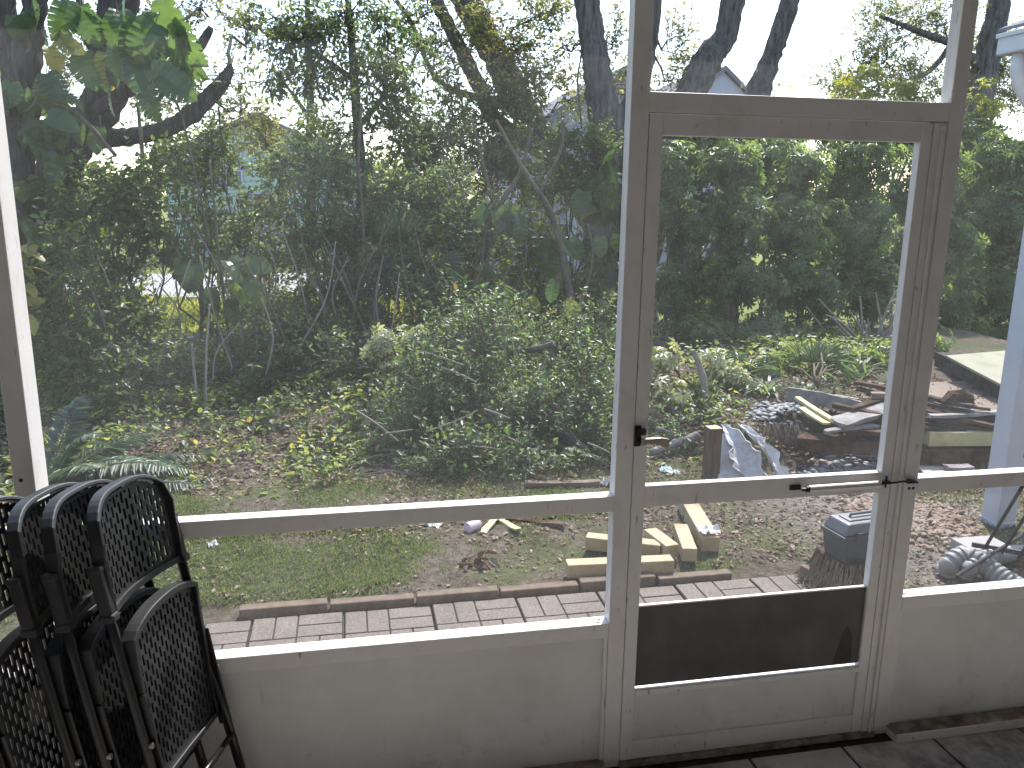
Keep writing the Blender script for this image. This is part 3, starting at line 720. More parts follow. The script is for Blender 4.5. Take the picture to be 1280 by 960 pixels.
plank(gat(984, 492, .27), gat(1080, 512, .27), .03, .12, 'grey_wood', 'long grey plank on edge behind the yellow laths', 15)
plank(gat(1044, 494, .33), gat(1073, 499, .33), .02, .012, 'pale_board', 'short pale stick lying across the grey plank', 16)
plank(gat(1046, 530, .24), gat(1135, 500, .33), .22, .04, 'grey_wood', 'broad pale grey split board beside the door frame', 17, amp=.25)
plank(gat(1050, 535, .2), gat(1125, 541, .2), .10, .025, 'rot_wood', 'thin dark board lying under the broad grey board', 18, amp=.3)
plank(gat(1068, 478, .4), gat(1150, 494, .4), .07, .03, 'rot_wood', 'dark board jutting out highest of the heap', 19, amp=.2)
plank(gat(1085, 492, .34), gat(1150, 506, .34), .09, .03, 'rot_wood', 'dark board jutting out under the reddish blocks', 20, amp=.2)
plank(gat(1100, 474, .42), gat(1112, 470, .47), .05, .07, 'yellow_wood', 'small yellow offcut standing on the heap beside the door frame', 21, name='wood_offcut')
plank(gat(1098, 484, .38), gat(1125, 481, .4), .08, .06, 'red_gravel', 'reddish block lying on the heap, upper one', 22, name='broken_block')
plank(gat(1088, 494, .36), gat(1118, 495, .36), .07, .045, 'red_gravel', 'reddish block lying on the heap, lower one', 23, name='broken_block')
desc = ['uppermost', 'second from the top', 'third from the top', 'fourth from the top', 'fifth from the top', 'lowest']
for k in range(6):
    A = gat(1128-4*k, 499+6.2*k, .36-.022*k); B = gat(1252-5*k+(8 if k % 2 else 0), 523+4.0*k, .27-.02*k)
    plank(A, B, .075, .03, 'black_wood', 'blackened board in the fan beyond the yellow beam, '+desc[k], 30+k, amp=.25, group='blackened boards fanned over the heap')
_r = random.Random(8)
_more = [((1040, 506, .30), (1118, 522, .28), 'rot_wood', 'splintered brown board crossing below the grey plank'), ((1062, 512, .3), (1140, 488, .36), 'rot_wood', 'brown board rising toward the door frame over the broad grey board'), ((1030, 540, .2), (1096, 532, .22), 'grey_wood', 'short grey slat wedged above the rotten timber'), ((1072, 486, .36), (1140, 500, .34), 'black_wood', 'dark slat between the two jutting boards'),
  ((1150, 528, .24), (1262, 538, .2), 'rot_wood', 'brown board directly behind the yellow beam'), ((1140, 510, .32), (1250, 534, .24), 'rot_wood', 'brown split board among the blackened boards'), ((1150, 494, .38), (1215, 508, .36), 'black_wood', 'short dark board topping the blackened fan'), ((1160, 520, .3), (1272, 512, .33), 'grey_wood', 'grey board lying crosswise over the blackened fan'), ((1120, 588, -.02), (1180, 602, -.04), 'rot_wood', 'dark rotten strip on the soil beside the door frame')]
for k, (a_, b_, mt_, lb_) in enumerate(_more): plank(gat(*a_), gat(*b_), _r.uniform(.06, .11), _r.uniform(.02, .04), mt_, lb_, 60+k, amp=.28)
plank(gat(1190, 505, .36), gat(1238, 512, .34), .03, .02, 'rot_wood', 'thin dark stick lying loose over the blackened boards', 41)
A = gat(1196, 503, .36); m = MB(); m.tube([A+Vector((-.12, 0, 0)), A+Vector((-.05, 0, .05)), A+Vector((.03, -.01, .05)), A+Vector((.1, 0, .03)), A+Vector((.13, 0, -.04))], [.03, .04, .045, .04, .02], 8, jit=.35); solo(m, 'rotten_knot', 'rot_wood', 'crumbling reddish brown lump of rotten wood beyond the blackened boards', 'rotten wood')
plank(gat(1150, 588, -.03), gat(1186, 590, -.03), .2, .02, 'pale_board', 'pale flat board end on the ground under the dark timber', 42, rough=False)
plank(gat(1182, 585, .0), gat(1214, 584, .0), .09, .035, 'grey_wood', 'short grey block on the ground under the dark timber', 43)
A, B, C_, D_ = gat(1182, 447, .42), gat(1300, 437, .42), gat(1310, 492, .38), gat(1252, 484, .36)
m = MB(); vs_ = [Vector(p) for p in (A, B, C_, D_)]; m.add(vs_+[v+Vector((0, 0, .02)) for v in vs_], [(0, 1, 2, 3), (7, 6, 5, 4), (0, 4, 5, 1), (1, 5, 6, 2), (2, 6, 7, 3), (3, 7, 4, 0)])
solo(m, 'plywood_sheet', 'plywood', 'pale yellow plywood sheet lying flat beyond the wood heap', 'plywood')
m = MB(); A = gat(1190, 452, .3); m.beam(Vector(A)+Vector((.1, .2, -.02)), Vector(D_)+Vector((.2, .1, -.05)), .22, .14); solo(m, 'shadow_block', 'black_wood', 'dark block standing in for shadow and shrubs underneath the plywood sheet', 'shadow block')  # black block put in for the shadow and shrubs beneath the sheet
m = MB(); A = gat(1195, 516, .2); B = gat(1300, 490, .2); m.box((A[0], A[1]-.05, -.1), (B[0]+1.5, B[1]+.4, .225)); tag(m.build('patio', 'tan_slab'), 'tan slab of the raised patio beyond the boards', 'patio', kind='structure')

# roots hanging from the bank face
m = MB(); r = random.Random(5)
for k in range(230):
    px = r.uniform(908, 1005); p = G(px, 529+r.uniform(-3, 5), .16+r.uniform(-.02, .04)); q = Vector(p); pts = [q]
    for j in range(3): q = q+Vector((r.uniform(-.03, .03), r.uniform(-.05, .0), -r.uniform(.02, .06))); pts.append(q)
    m.tube(pts, [.004, .003, .002, .001], 4, caps=False)
o = m.build('root_fringe', 'root'); tag(o, 'fringe of dead roots hanging from the edge of the earth bank', 'roots', kind='stuff')

# ------------------------------------------------------------------ stump and toolbox
P = G(1062, 742, -.09); P = Vector((P.x+.06, P.y+.12, -.09))
tz = .085
def stump(px_):
    m = MB(); r = random.Random(9); n = 26; rings = [(0, .205), (.06, .165), (.12, .145), (tz+.085, .138)]
    vs_ = []
    for (z, rad) in rings:
        for k in range(n): a = 2*math.pi*k/n; q = rad*(1+.10*math.sin(3*a+1)+.06*r.uniform(-1, 1)); vs_.append((px_.x+q*math.cos(a), px_.y+q*math.sin(a), px_.z-.02+z))
    fs = [(i*n+k, i*n+(k+1) % n, (i+1)*n+(k+1) % n, (i+1)*n+k) for i in range(3) for k in range(n)]+[tuple(3*n+k for k in range(n))]
    m.add(vs_, fs); o = solo(m, 'tree_stump', 'rot_wood', 'shaggy palm stump with stringy roots under the grey toolbox', 'stump')
    m = MB()
    for k in range(520):
        a = r.uniform(0, 6.283); z = r.uniform(.03, tz+.09); pts = []; q = .14+.02*r.random()
        for j in range(5):
            zz = z*(1-j/4); f = q+(.085*(1-zz/.2)**2 if zz < .2 else 0)*r.uniform(.6, 1.3); aa = a+.05*j*r.uniform(-1, 1)
            pts.append((px_.x+f*math.cos(aa), px_.y+f*math.sin(aa), px_.z-.01+zz))
        m.tube(pts, [.0025, .0035, .0035, .003, .002], 4, caps=False)
    m.build('roots', 'root', o)
    return o
stump(P)
top_z = P.z-.02+tz+.085
TB = Vector((P.x+.06, P.y+.0, top_z)); ang = .12
tb = empty('toolbox', TB, 'closed grey plastic toolbox resting on the shaggy stump', 'toolbox', rot=(0, 0, ang))
def lbox(name, lo, hi, mat, parent, taper=1.0, bevel=.006):
    m = MB(); m.box(lo, hi, taper); return m.build(name, mat, parent, bevel=bevel, local=True)
L2, W2 = .18, .085
m = MB(); vs_ = []
for (z, k) in ((0, .90), (.13, 1.0)):
    for (a, b) in ((-1, -1), (1, -1), (1, 1), (-1, 1)): vs_.append((a*L2*k, b*W2*k, z))
m.add(vs_, [(3, 2, 1, 0), (4, 5, 6, 7), (0, 1, 5, 4), (1, 2, 6, 5), (2, 3, 7, 6), (3, 0, 4, 7)]); m.build('body', 'toolbox', tb, bevel=.008, local=True)
lbox('rim', (-L2-.008, -W2-.008, .128), (L2+.008, W2+.008, .146), 'toolbox', tb)
ld = lbox('lid', (-L2-.002, -W2-.002, .147), (L2+.002, W2+.002, .205), 'toolbox_lid', tb, .84, .01)
lbox('lid_tray', (-L2*.70, -W2*.5, .2055), (L2*.70, W2*.5, .212), 'toolbox_lid', ld, .95, .004)
m = MB(); m.tube([(-.09, 0, .212), (-.085, 0, .226), (.085, 0, .226), (.09, 0, .212)], .007, 8); m.build('handle', 'toolbox', ld, local=True)
for s in (-.1, .1): lbox('latch', (s-.018, -W2-.016, .115), (s+.018, -W2-.0085, .165), 'toolbox', tb, 1, .003)

# ------------------------------------------------------------------ corrugated pipe
def corrugated(pts, r0, label, name='corrugated_pipe'):
    P_ = [Vector(p) for p in pts]; dense = []
    for i in range(len(P_)-1):
        for k in range(16): dense.append(P_[i].lerp(P_[i+1], k/16))
    dense.append(P_[-1])
    for _ in range(30): dense = [dense[0]]+[(dense[i-1]+dense[i]*2+dense[i+1])/4 for i in range(1, len(dense)-1)]+[dense[-1]]
    acc = 0; fin = []; rad = []
    for i in range(len(dense)-1):
        for k in range(4): fin.append(dense[i].lerp(dense[i+1], k/4))
    L = [0]
    for i in range(1, len(fin)): L.append(L[-1]+(fin[i]-fin[i-1]).length)
    rad = [r0*(1+.16*(1 if math.sin(l*2*math.pi/.032) > 0 else -.3)) for l in L]
    m = MB(); m.tube(fin, rad, 18, caps=False)
    o = solo(m, name, 'pipe', label, 'corrugated pipe', smooth=True)
    s = o.modifiers.new('t', 'SOLIDIFY'); s.thickness = .004; return o
c = -.03
corrugated([gat(1184, 724, -.14), gat(1184, 708, c), gat(1206, 692, c+.05), gat(1232, 708, c+.02), gat(1262, 730, c-.02), gat(1310, 752, c-.03)], .048, 'grey corrugated downspout pipe curving over the soil by the right wall panel')
corrugated([gat(1206, 726, -.14), gat(1208, 714, c), gat(1226, 700, c+.035), gat(1246, 694, c+.04), gat(1290, 690, -.14)], .04, 'shorter grey corrugated pipe lying behind the curved one')

# ------------------------------------------------------------------ black railing propped on a block
A = G(1232, 694, -.06); m = MB(); m.box((A.x-.13, A.y-.05, -.1), (A.x+.12, A.y+.12, .0)); solo(m, 'concrete_block', 'concrete', 'grey concrete block under the foot of the black railing', 'block', bevel=.006)
rl = empty('metal_railing', A, 'black metal railing of thin bars leaning beside the white outer post', 'railing')
b0 = gat(1228, 690, .01); dirv = Vector(gat(1290, 588, .62))-Vector(b0)
for k in range(6):
    o_ = Vector((.065*k, -.05*k, 0)); m = MB(); m.tube([Vector(b0)+o_, Vector(b0)+o_+dirv*1.25], .0085, 8); m.build('bar', 'black_metal', rl)
for t in (.06, .95):
    q = Vector(b0)+dirv*t*1.2; m = MB(); m.beam(q+Vector((-.05, .04, 0)), q+Vector((.40, -.31, 0)), .012, .025); m.build('rail', 'black_metal', rl)
A, B = gat(1196, 720, -.02), gat(1300, 655, .18); m = MB(); m.tube([A, B], .009, 8); solo(m, 'metal_rod', 'black_metal', 'single dark rod lying over the corrugated pipe', 'rod')

# ------------------------------------------------------------------ right wing: outer post, eave, gutter
wing = empty('side_porch', (3.8, 1.78, -.1), 'white post and eave with gutter of the side porch at the right edge', 'porch')
m = MB(); m.box((3.765, 1.70, -.2), (3.895, 1.83, 2.55)); m.build('post', 'white_trim', wing, bevel=.004)
m = MB(); m.box((3.76, 1.695, -.2), (3.90, 1.835, -.05)); m.build('post_base', 'white_trim', wing, bevel=.004)
e0 = at(1244, 70, 2.6); e1 = at(1268, 30, 2.6)
m = MB(); vs_ = []
x0, yv, zb = e0[0], 2.6, e0[2]
m.box((x0, .9, zb), (x0+.13, yv, zb+.115)); gt = m.build('gutter', 'gutter', wing, bevel=.01)
m = MB(); m.box((x0-.012, .9, zb+.1), (x0+.02, yv+.004, zb+.128)); m.build('gutter_lip', 'gutter', gt, bevel=.004)
m = MB(); m.box((x0+.131, .9, zb-.06), (x0+.16, yv, zb+.14)); m.build('fascia', 'white_trim', wing)
m = MB(); m.box((x0+.161, .9, zb-.05), (x0+3, yv-.01, zb-.03)); m.build('soffit', 'white_trim', wing)
m = MB(); m.add([(x0+.02, .9, zb+.145), (x0+.02, yv+.03, zb+.145), (x0+3, yv+.03, zb+1.3), (x0+3, .9, zb+1.3), (x0+.02, .9, zb+.165), (x0+.02, yv+.03, zb+.165), (x0+3, yv+.03, zb+1.32), (x0+3, .9, zb+1.32)], [(3, 2, 1, 0), (4, 5, 6, 7), (0, 1, 5, 4), (1, 2, 6, 5), (2, 3, 7, 6), (3, 0, 4, 7)]); m.build('roof', 'roof', wing)
m = MB(); m.tube([(x0+.07, yv-.12, zb), (x0+.07, yv-.12, zb-.1), (x0+.10, yv-.12, zb-.18), (x0+.22, yv-.12, zb-.32), (x0+.3, yv-.12, zb-.5)], .042, 12); m.build('downspout', 'gutter', wing, smooth=True)

# ------------------------------------------------------------------ blue tub beyond the shrubs
P = G(243, 440, -.02)
tb2 = empty('bucket', P, 'small blue bucket standing among the shrubs on the left', 'bucket')
m = MB(); m.tube([(0, 0, 0), (0, 0, .17)], [.065, .085], 20); m.build('body', 'blue', tb2, local=True)
m = MB(); m.tube([(0, 0, .165), (0, 0, .18)], [.09, .09], 20); m.build('rim', 'blue', tb2, local=True)
m = MB(); m.tube([(-.09, 0, .17), (-.07, -.03, .2), (0, -.05, .215), (.07, -.03, .2), (.09, 0, .17)], .004, 6); m.build('handle', 'black_metal', tb2, local=True)

# ------------------------------------------------------------------ houses and fence
def window(parent, x, z, y, wd, h):
    m = MB(); m.box((x-wd/2, y-.02, z-h/2), (x+wd/2, y+.04, z+h/2)); wn = m.build('window', 'glass', parent)
    m = MB()
    for (a, b, c, d) in ((-wd/2-.06, -h/2-.06, -wd/2, h/2+.06), (wd/2, -h/2-.06, wd/2+.06, h/2+.06), (-wd/2, h/2, wd/2, h/2+.06), (-wd/2, -h/2-.06, wd/2, -h/2), (-.025, -h/2, .025, h/2), (-wd/2, -.02, -.026, .02), (.026, -.02, wd/2, .02)): m.box((x+a, y-.05, z+b), (x+c, y-.021, z+d))
    m.build('frame', 'white_trim', wn)
def siding(parent, x0, x1, z0, z1, y, depth, mat, gable=None):
    """lap siding wall, gable apex at (x, z)"""
    m = MB(); h = .16; n = int(math.ceil((z1-z0)/h)); 
    m.box((x0, y+.02, z0), (x1, y+depth, z1))
    for k in range(n):
        a, b = z0+k*h, min(z1, z0+(k+1)*h); m.add([(x0, y-.012, a), (x1, y-.012, a), (x1, y+.012, b), (x0, y+.012, b), (x0, y+.02, a), (x1, y+.02, a)], [(0, 1, 2, 3), (4, 5, 1, 0)])
    if gable:
        gx_, gz = gable; m.add([(x0, y, z1), (x1, y, z1), (gx_, y, gz), (x0, y+depth, z1), (x1, y+depth, z1), (gx_, y+depth, gz)], [(0, 1, 2), (5, 4, 3)])
    return m.build('wall', mat, parent)
def gable_roof(parent, x0, x1, z1, gx_, gz, y, depth, over=.35, t=.14):
    m = MB(); sl0 = (gz-z1)/(gx_-x0); sl1 = (gz-z1)/(x1-gx_)
    a = (x0-over, z1-sl0*over); b = (x1+over, z1-sl1*over)
    for (p, q) in ((a, (gx_, gz)), ((gx_, gz), b)):
        y0, y1 = y-over, y+depth+over
        m.add([(p[0], y0, p[1]+.02), (q[0], y0, q[1]+.02), (q[0], y1, q[1]+.02), (p[0], y1, p[1]+.02), (p[0], y0, p[1]+t), (q[0], y0, q[1]+t), (q[0], y1, q[1]+t), (p[0], y1, p[1]+t)], [(3, 2, 1, 0), (4, 5, 6, 7), (0, 1, 5, 4), (1, 2, 6, 5), (2, 3, 7, 6), (3, 0, 4, 7)])
    return m.build('roof', 'roof', parent)
Yh = 22
a = at(215, 330, Yh); b = at(455, 330, Yh); ap = at(318, 148, Yh); e = at(215, 200, Yh)
h1 = empty('mint_house', ((a[0]+b[0])/2, Yh, -.1), 'pale mint green gabled house with lap siding beyond the driveway', 'house')
siding(h1, a[0], b[0], -.1, e[2], Yh, 6, 'mint', (ap[0], ap[2])); gable_roof(h1, a[0], b[0], e[2], ap[0], ap[2], Yh, 6)
for (px, py) in ((283, 213), (372, 212), (318, 262)):
    q = at(px, py, Yh); window(h1, q[0], q[2], Yh, .75, .85)
Yc = 16
a = at(648, 300, Yc); b = at(965, 300, Yc); ap = at(778, 92, Yc); e = at(655, 172, Yc)
h2 = empty('lavender_house', ((a[0]+b[0])/2, Yc, -.1), 'pale lavender house with grey shingle gables behind the leaning oak trunks', 'house')
mid = at(868, 130, Yc)
siding(h2, a[0], mid[0], -.1, e[2], Yc, 5, 'lavender', (ap[0], ap[2])); gable_roof(h2, a[0], mid[0], e[2], ap[0], ap[2], Yc, 5)
ap2 = at(905, 90, Yc+1); e2 = at(850, 135, Yc+1)
siding(h2, mid[0]+.02, b[0], -.1, e2[2], Yc+1, 4, 'lavender', (ap2[0], ap2[2])); gable_roof(h2, mid[0]+.02, b[0], e2[2], ap2[0], ap2[2], Yc+1, 4, .1)
q = at(672, 225, Yc); window(h2, q[0], q[2], Yc, .7, .9); q = at(690, 300, Yc); window(h2, q[0], q[2], Yc, .7, .7)
q = at(717, 300, Yc-1.2); m = MB(); m.box((q[0]-.09, Yc-1.3, -.1), (q[0]+.09, Yc-1.1, 2.15)); m.build('porch_post', 'white_trim', h2)
q0 = at(655, 240, Yc-1.2); q1 = at(735, 240, Yc-1.2); m = MB(); m.box((q0[0], Yc-1.35, 2.151), (q1[0], Yc-.05, 2.33)); m.build('porch_beam', 'white_trim', h2)
Yg = 19
a = at(436, 300, Yg); b = at(530, 300, Yg); e = at(440, 226, Yg)
h3 = empty('garage', ((a[0]+b[0])/2, Yg, -.1), 'low pale lavender garage with a flat grey roof between the two houses', 'garage')
siding(h3, a[0], b[0], -.1, e[2], Yg, 4, 'lavender'); m = MB(); m.box((a[0]-.3, Yg-.4, e[2]+.002), (b[0]+.3, Yg+4.3, e[2]+.2)); m.build('roof', 'roof', h3)
m = MB(); m.box((a[0]+.35, Yg-.06, -.08), (b[0]-.35, Yg-.02, e[2]-.5)); m.build('door', 'white_trim', h3)

Yf = 10.2
fx0, fx1 = -7.5, 3.5
fe = empty('chain_link_fence', (-2, Yf, -.05), 'low black chain link fence between the shrubs and the driveway', 'fence')
m = MB(); m.tube([(fx0, Yf, 1.2), (fx1, Yf, 1.2)], .022, 8); m.build('top_rail', 'fence', fe)
m = MB(); m.tube([(fx0, Yf, 1.12), (fx1, Yf, 1.12)], .008, 6); m.build('tension_wire', 'fence', fe)
for k in range(5):
    x = fx0+.4+2.5*k; m = MB(); m.tube([(x, Yf+.03, -.1), (x, Yf+.03, 1.24)], .028, 8); m.build('fence_post', 'fence', fe)
m = MB(); A, B = [], []
s = .075
for k in range(int((fx1-fx0+1.25)/s)):
    x = fx0-1.25+k*s; 
    for sg in (1, -1):
        p, q = (np.array([x, Yf+.004*sg, -.05]), np.array([x+1.25, Yf+.004*sg, 1.2])) if sg > 0 else (np.array([x+1.25, Yf+.004*sg, -.05]), np.array([x, Yf+.004*sg, 1.2]))
        A.append(p); B.append(q)
V, F = twiggeo(np.array(A), np.array(B), np.full(len(A), .0028)); fastmesh('wire_mesh', V, F, MT['fence'], fe)

# ================================================================== vegetation
COVER = 1.5
def dist(p): return float((np.array(p)-CAM)@FW)
def blobw(b):
    px, py, Yd, rx, rz = b[:5]; c = at(px, py, Yd); k = dist(c)/F_PX
    return c, np.array([rx*k, max(.25, .8*rx*k) if len(b) < 6 else b[5], rz*k])
def sample_blob(c, r, n, g, clumps=10, sig=.33):
    d = unit(g.normal(size=(clumps, 3))); q = d*(g.random((clumps, 1))**.45)*.85
    k = g.integers(0, clumps, n); p = q[k]+g.normal(size=(n, 3))*sig*.62
    l = np.linalg.norm(p, axis=1, keepdims=True); p = np.where(l > 1.12, p/l*(1.12-.3*g.random((n, 1))), p)
    return c+p*r, unit(p*np.array([1, 1, .8])+1e-6), k/clumps
def leaves_alternate(c, r, g, L, asp, cover, k=7, tl=(.16, .34), up=.25, clumps=10, sig=.33, hang=0):
    if c[1] > 5 and L < .2: L = L*1.28
    nl = cover*COVER*math.pi*r[0]*r[2]/(L*L*asp*.62); nt = max(4, int(nl/k))
    A, out, cl = sample_blob(c, r, nt, g, clumps, sig)
    D = unit(out*.7+g.normal(size=(nt, 3))*.55+np.array([0, 0, up-hang])); T = g.uniform(*tl, nt)
    B = A+D*T[:, None]
    tw = twiggeo(A-D*T[:, None]*.3, B, np.full(nt, .0032), -.02)
    i = np.tile(np.arange(k), nt); t = .12+.88*(i+g.random(nt*k)*.6)/k
    Ar, Dr, Tr = np.repeat(A, k, 0), np.repeat(D, k, 0), np.repeat(T, k)
    P = Ar+Dr*(Tr*t)[:, None]
    side = unit(np.cross(Dr, np.array([0, 0, 1.0])+g.normal(size=Dr.shape)*.5))*np.where(i % 2 == 0, 1, -1)[:, None]
    LD = unit(Dr*.55+side*.75+g.normal(size=Dr.shape)*.35+np.array([0, 0, -.12-hang*.6]))
    N = unit(np.array([0, 0, 1.0])+g.normal(size=Dr.shape)*.5+out.repeat(k, 0)*.25)
    Ls = L*g.uniform(.6, 1.2, nt*k)
    V, F = leafgeo(P, LD, N, Ls, Ls*asp*g.uniform(.8, 1.2, nt*k), .3, .12)
    base = np.clip(.55*np.repeat(g.random(nt), k)+.45*g.random(nt*k), 0, 1)
    return (V, F, np.repeat(base, 2)), tw, A
def leaves_whorl(c, r, g, L, asp, cover, k=8, clumps=12, sig=.3, up=.5):
    nl = cover*COVER*math.pi*r[0]*r[2]/(L*L*asp*.62); nt = max(4, int(nl/k))
    A, out, cl = sample_blob(c, r, nt, g, clumps, sig)
    ax = unit(out*.8+np.array([0, 0, up])+g.normal(size=(nt, 3))*.35)
    u = unit(np.cross(ax, g.normal(size=(nt, 3)))); v = np.cross(ax, u)
    st = g.uniform(.08, .2, nt); tw = twiggeo(A-ax*st[:, None], A, np.full(nt, .003))
    i = np.tile(np.arange(k), nt); a = i/k*2*math.pi+np.repeat(g.random(nt)*6, k)+g.normal(size=nt*k)*.12
    rep = lambda q: np.repeat(q, k, 0)
    rad = rep(u)*np.cos(a)[:, None]+rep(v)*np.sin(a)[:, None]
    LD = unit(rad+rep(ax)*g.uniform(-.1, .25, (nt*k, 1))+np.array([0, 0, -.22]))
    P = rep(A)+rad*.012
    Ls = L*np.repeat(g.uniform(.7, 1.15, nt), k)*g.uniform(.8, 1.1, nt*k)
    V, F = leafgeo(P, LD, rep(ax)+g.normal(size=(nt*k, 3))*.12, Ls, Ls*asp, .25, .2)
    base = np.clip(.7*np.repeat(g.random(nt), k)+.3*g.random(nt*k), 0, 1)
    return (V, F, np.repeat(base, 2)), tw, A
def curve_pts(a, b, g, n=6, amp=.08, sag=0):
    a, b = np.array(a, float), np.array(b, float); L = np.linalg.norm(b-a); t = np.linspace(0, 1, n)[:, None]
    off = g.normal(size=(n, 3))*amp*L*np.sin(math.pi*t); off[:, 2] += (sag*np.sin(math.pi*t)*L)[:, 0]
    return a+(b-a)*t+off
def shrub(name, label, cat, blobs, style='dark', L=.06, asp=.45, cover=2.2, kind='alt', seed=0, base=None, group=None, stem='stem', stem_r=.016, leafname='foliage', twiggy=5, **kw):
    g = np.random.default_rng(seed+100); C = [blobw(b) for b in blobs]
    if base is None: m_ = np.mean([c for c, r in C], 0); base = (m_[0], m_[1]+.05)
    bp = np.array([base[0], base[1], float(gh(base[0], base[1]))-.04])
    root = empty(name, bp, label, cat, group)
    VV, RR, TW = [], [], []; mb = MB()
    for c, r in C:
        fn = leaves_whorl if kind == 'whorl' else leaves_alternate
        (V, F, rn), tw, A = fn(c, r, g, L, asp, cover, **kw)
        VV.append((V, F)); RR.append(rn); TW.append(tw)
        bs = bp+np.array([g.normal()*.06, g.normal()*.05, 0])
        pts = curve_pts(bs, c+np.array([0, 0, -r[2]*.2]), g, 7, .05, .06); n = len(pts)
        mb.tube(pts, [stem_r*(1-.6*i/(n-1)) for i in range(n)], 6)
        for q in A[g.integers(0, len(A), twiggy+int(8*r[0]))]:
            j = g.integers(2, n); pp = curve_pts(pts[j], q, g, 5, .08); mb.tube(pp, [stem_r*.42, stem_r*.34, stem_r*.28, stem_r*.22, stem_r*.15], 4, caps=False)
    V, F = cat_geo(VV); fastmesh(leafname, V, F, LF[style], root, np.concatenate(RR))
    V, F = cat_geo(TW); fastmesh('twigs', V, F, MT[stem], root)
    mb.build('stems', stem, root, smooth=True)
    return root
def limb(mb, pts, sides=14, seed=0, wob=.10):
    """pts: (px, py, Y, radius_px) -> tapered, knobbly limb"""
    r = np.random.default_rng(seed); W = [(at(p[0], p[1], p[2]), p[3]) for p in pts]; W = [(w, q*dist(w)/F_PX) for w, q in W]
    P, Rr = [], []
    n = 9
    for i in range(len(W)-1):
        p0, p1, p2, p3 = W[max(i-1, 0)], W[i], W[i+1], W[min(i+2, len(W)-1)]
        for k in range(n):
            t = k/n; f = lambda a, b, c, d: .5*((2*b)+(-a+c)*t+(2*a-5*b+4*c-d)*t*t+(-a+3*b-3*c+d)*t**3)
            P.append(f(p0[0], p1[0], p2[0], p3[0])); Rr.append(max(.004, f(p0[1], p1[1], p2[1], p3[1])))
    P.append(W[-1][0]); Rr.append(W[-1][1])
    P = np.array(P); Rr = np.array(Rr)*(1+.05*r.normal(size=len(Rr)))
    mb.tube(P, list(Rr), sides, jit=wob); return P, Rr
def tree(name, label, limbs, blobs, style='oak', bark='bark', L=.06, asp=.42, cover=1.6, seed=0, sides=16, kind='alt', group=None, high=(), **kw):  # high: crown blobs above the view, added to dapple the slope with shade
    g = np.random.default_rng(seed+500); mb = MB(); first = None
    P0 = at(*limbs[0][0][:3]); bp = np.array([P0[0], P0[1], float(gh(P0[0], P0[1]))-.05])
    root = empty(name, bp, label, 'tree', group)
    allp = []
    for i, l in enumerate(limbs):
        P, Rr = limb(mb, l, sides if l[0][3] > 12 else 10, seed+i); allp.append(P)
        if i == 0:   # carry the trunk down to the ground with a root flare
            r0 = Rr[0]; mb.tube([P[0], (P[0]+bp)/2, bp+np.array([0, 0, .15]), bp-np.array([0, 0, .05])], [r0, r0*1.05, r0*1.3, r0*1.8], sides, jit=.08)
    mb.build('trunk', bark, root, smooth=True)
    if blobs:
        VV, RR, TW = [], [], []; tb_ = MB(); ap = np.concatenate(allp)
        for b in list(blobs)+list(high):
            c, r = blobw(b) if len(b) < 6 else (np.array(b[:3]), np.array(b[3:6])); (V, F, rn), tw, A = (leaves_whorl if kind == 'whorl' else leaves_alternate)(c, r, g, L if len(b) < 6 else L*1.3, asp, cover if len(b) < 6 else .2, **kw)
            if len(b) == 6 and False: pass
            VV.append((V, F)); RR.append(rn); TW.append(tw)
            src = ap[np.argmin(np.linalg.norm(ap-c, axis=1))]
            main = curve_pts(src, c, g, 6, .07); tb_.tube(main, [.022, .019, .016, .013, .01, .008], 6, caps=False)
            for q in A[g.integers(0, len(A), 7)]:
                pp = curve_pts(main[g.integers(2, 6)], q, g, 5, .09); tb_.tube(pp, [.009, .008, .006, .005, .003], 4, caps=False)
        V, F = cat_geo(VV); fastmesh('crown', V, F, LF[style], root, np.concatenate(RR))
        V, F = cat_geo(TW); fastmesh('twigs', V, F, MT[bark], root); tb_.build('branches', bark, root, smooth=True)
    return root

# ---- big vine leaves
def bigleaf(P, D, N, L, wid, split, g, curl=.28, nseg=14):
    P, D, N = np.array(P, float), unit(np.array(D, float)), np.array(N, float); Sx = unit(np.cross(D, N)); N = np.cross(Sx, D); V, F = [], []
    def pt(x, y, e=0):
        z = .30*abs(x)-curl*y*y-.55*x*x+e*abs(x)*.075; return P+Sx*x*L+D*y*L+N*z*L
    def wf(s): return wid*(math.sin(math.pi*min(1, (s*.93+.07))**.72))**.75
    for sg in (1, -1):
        for j in range(nseg):
            a, b = j/nseg, (j+1)/nseg; gap = split*.30*(b-a); e0, e1 = (0, 1) if j % 2 == 0 else (1, 0)
            ao, bo = (a+gap, b) if j % 2 == 0 else (a, b-gap); g1, g2 = (gap*1.5, 0) if j % 2 == 0 else (0, gap*1.5)
            yo = lambda s: s*.98-.09*(1-s)**6+.15*math.sin(math.pi*s)*(1-.3*s)
            q = [pt(0, a), pt(sg*wf(a)*.5, a*.5+yo(a)*.5, e0), pt(sg*wf(b)*.5, b*.5+yo(b)*.5, e1), pt(0, b)]
            q2 = [q[1], pt(sg*wf(a+g1), yo(a+g1), e0), pt(sg*wf(b-g2)*(0.02 if j == nseg-1 else 1), yo(b-g2), e1), q[2]]
            for qq in (q, q2):
                n = len(V); V += qq; F.append((n, n+1, n+2, n+3))
    return np.array(V), np.array(F)
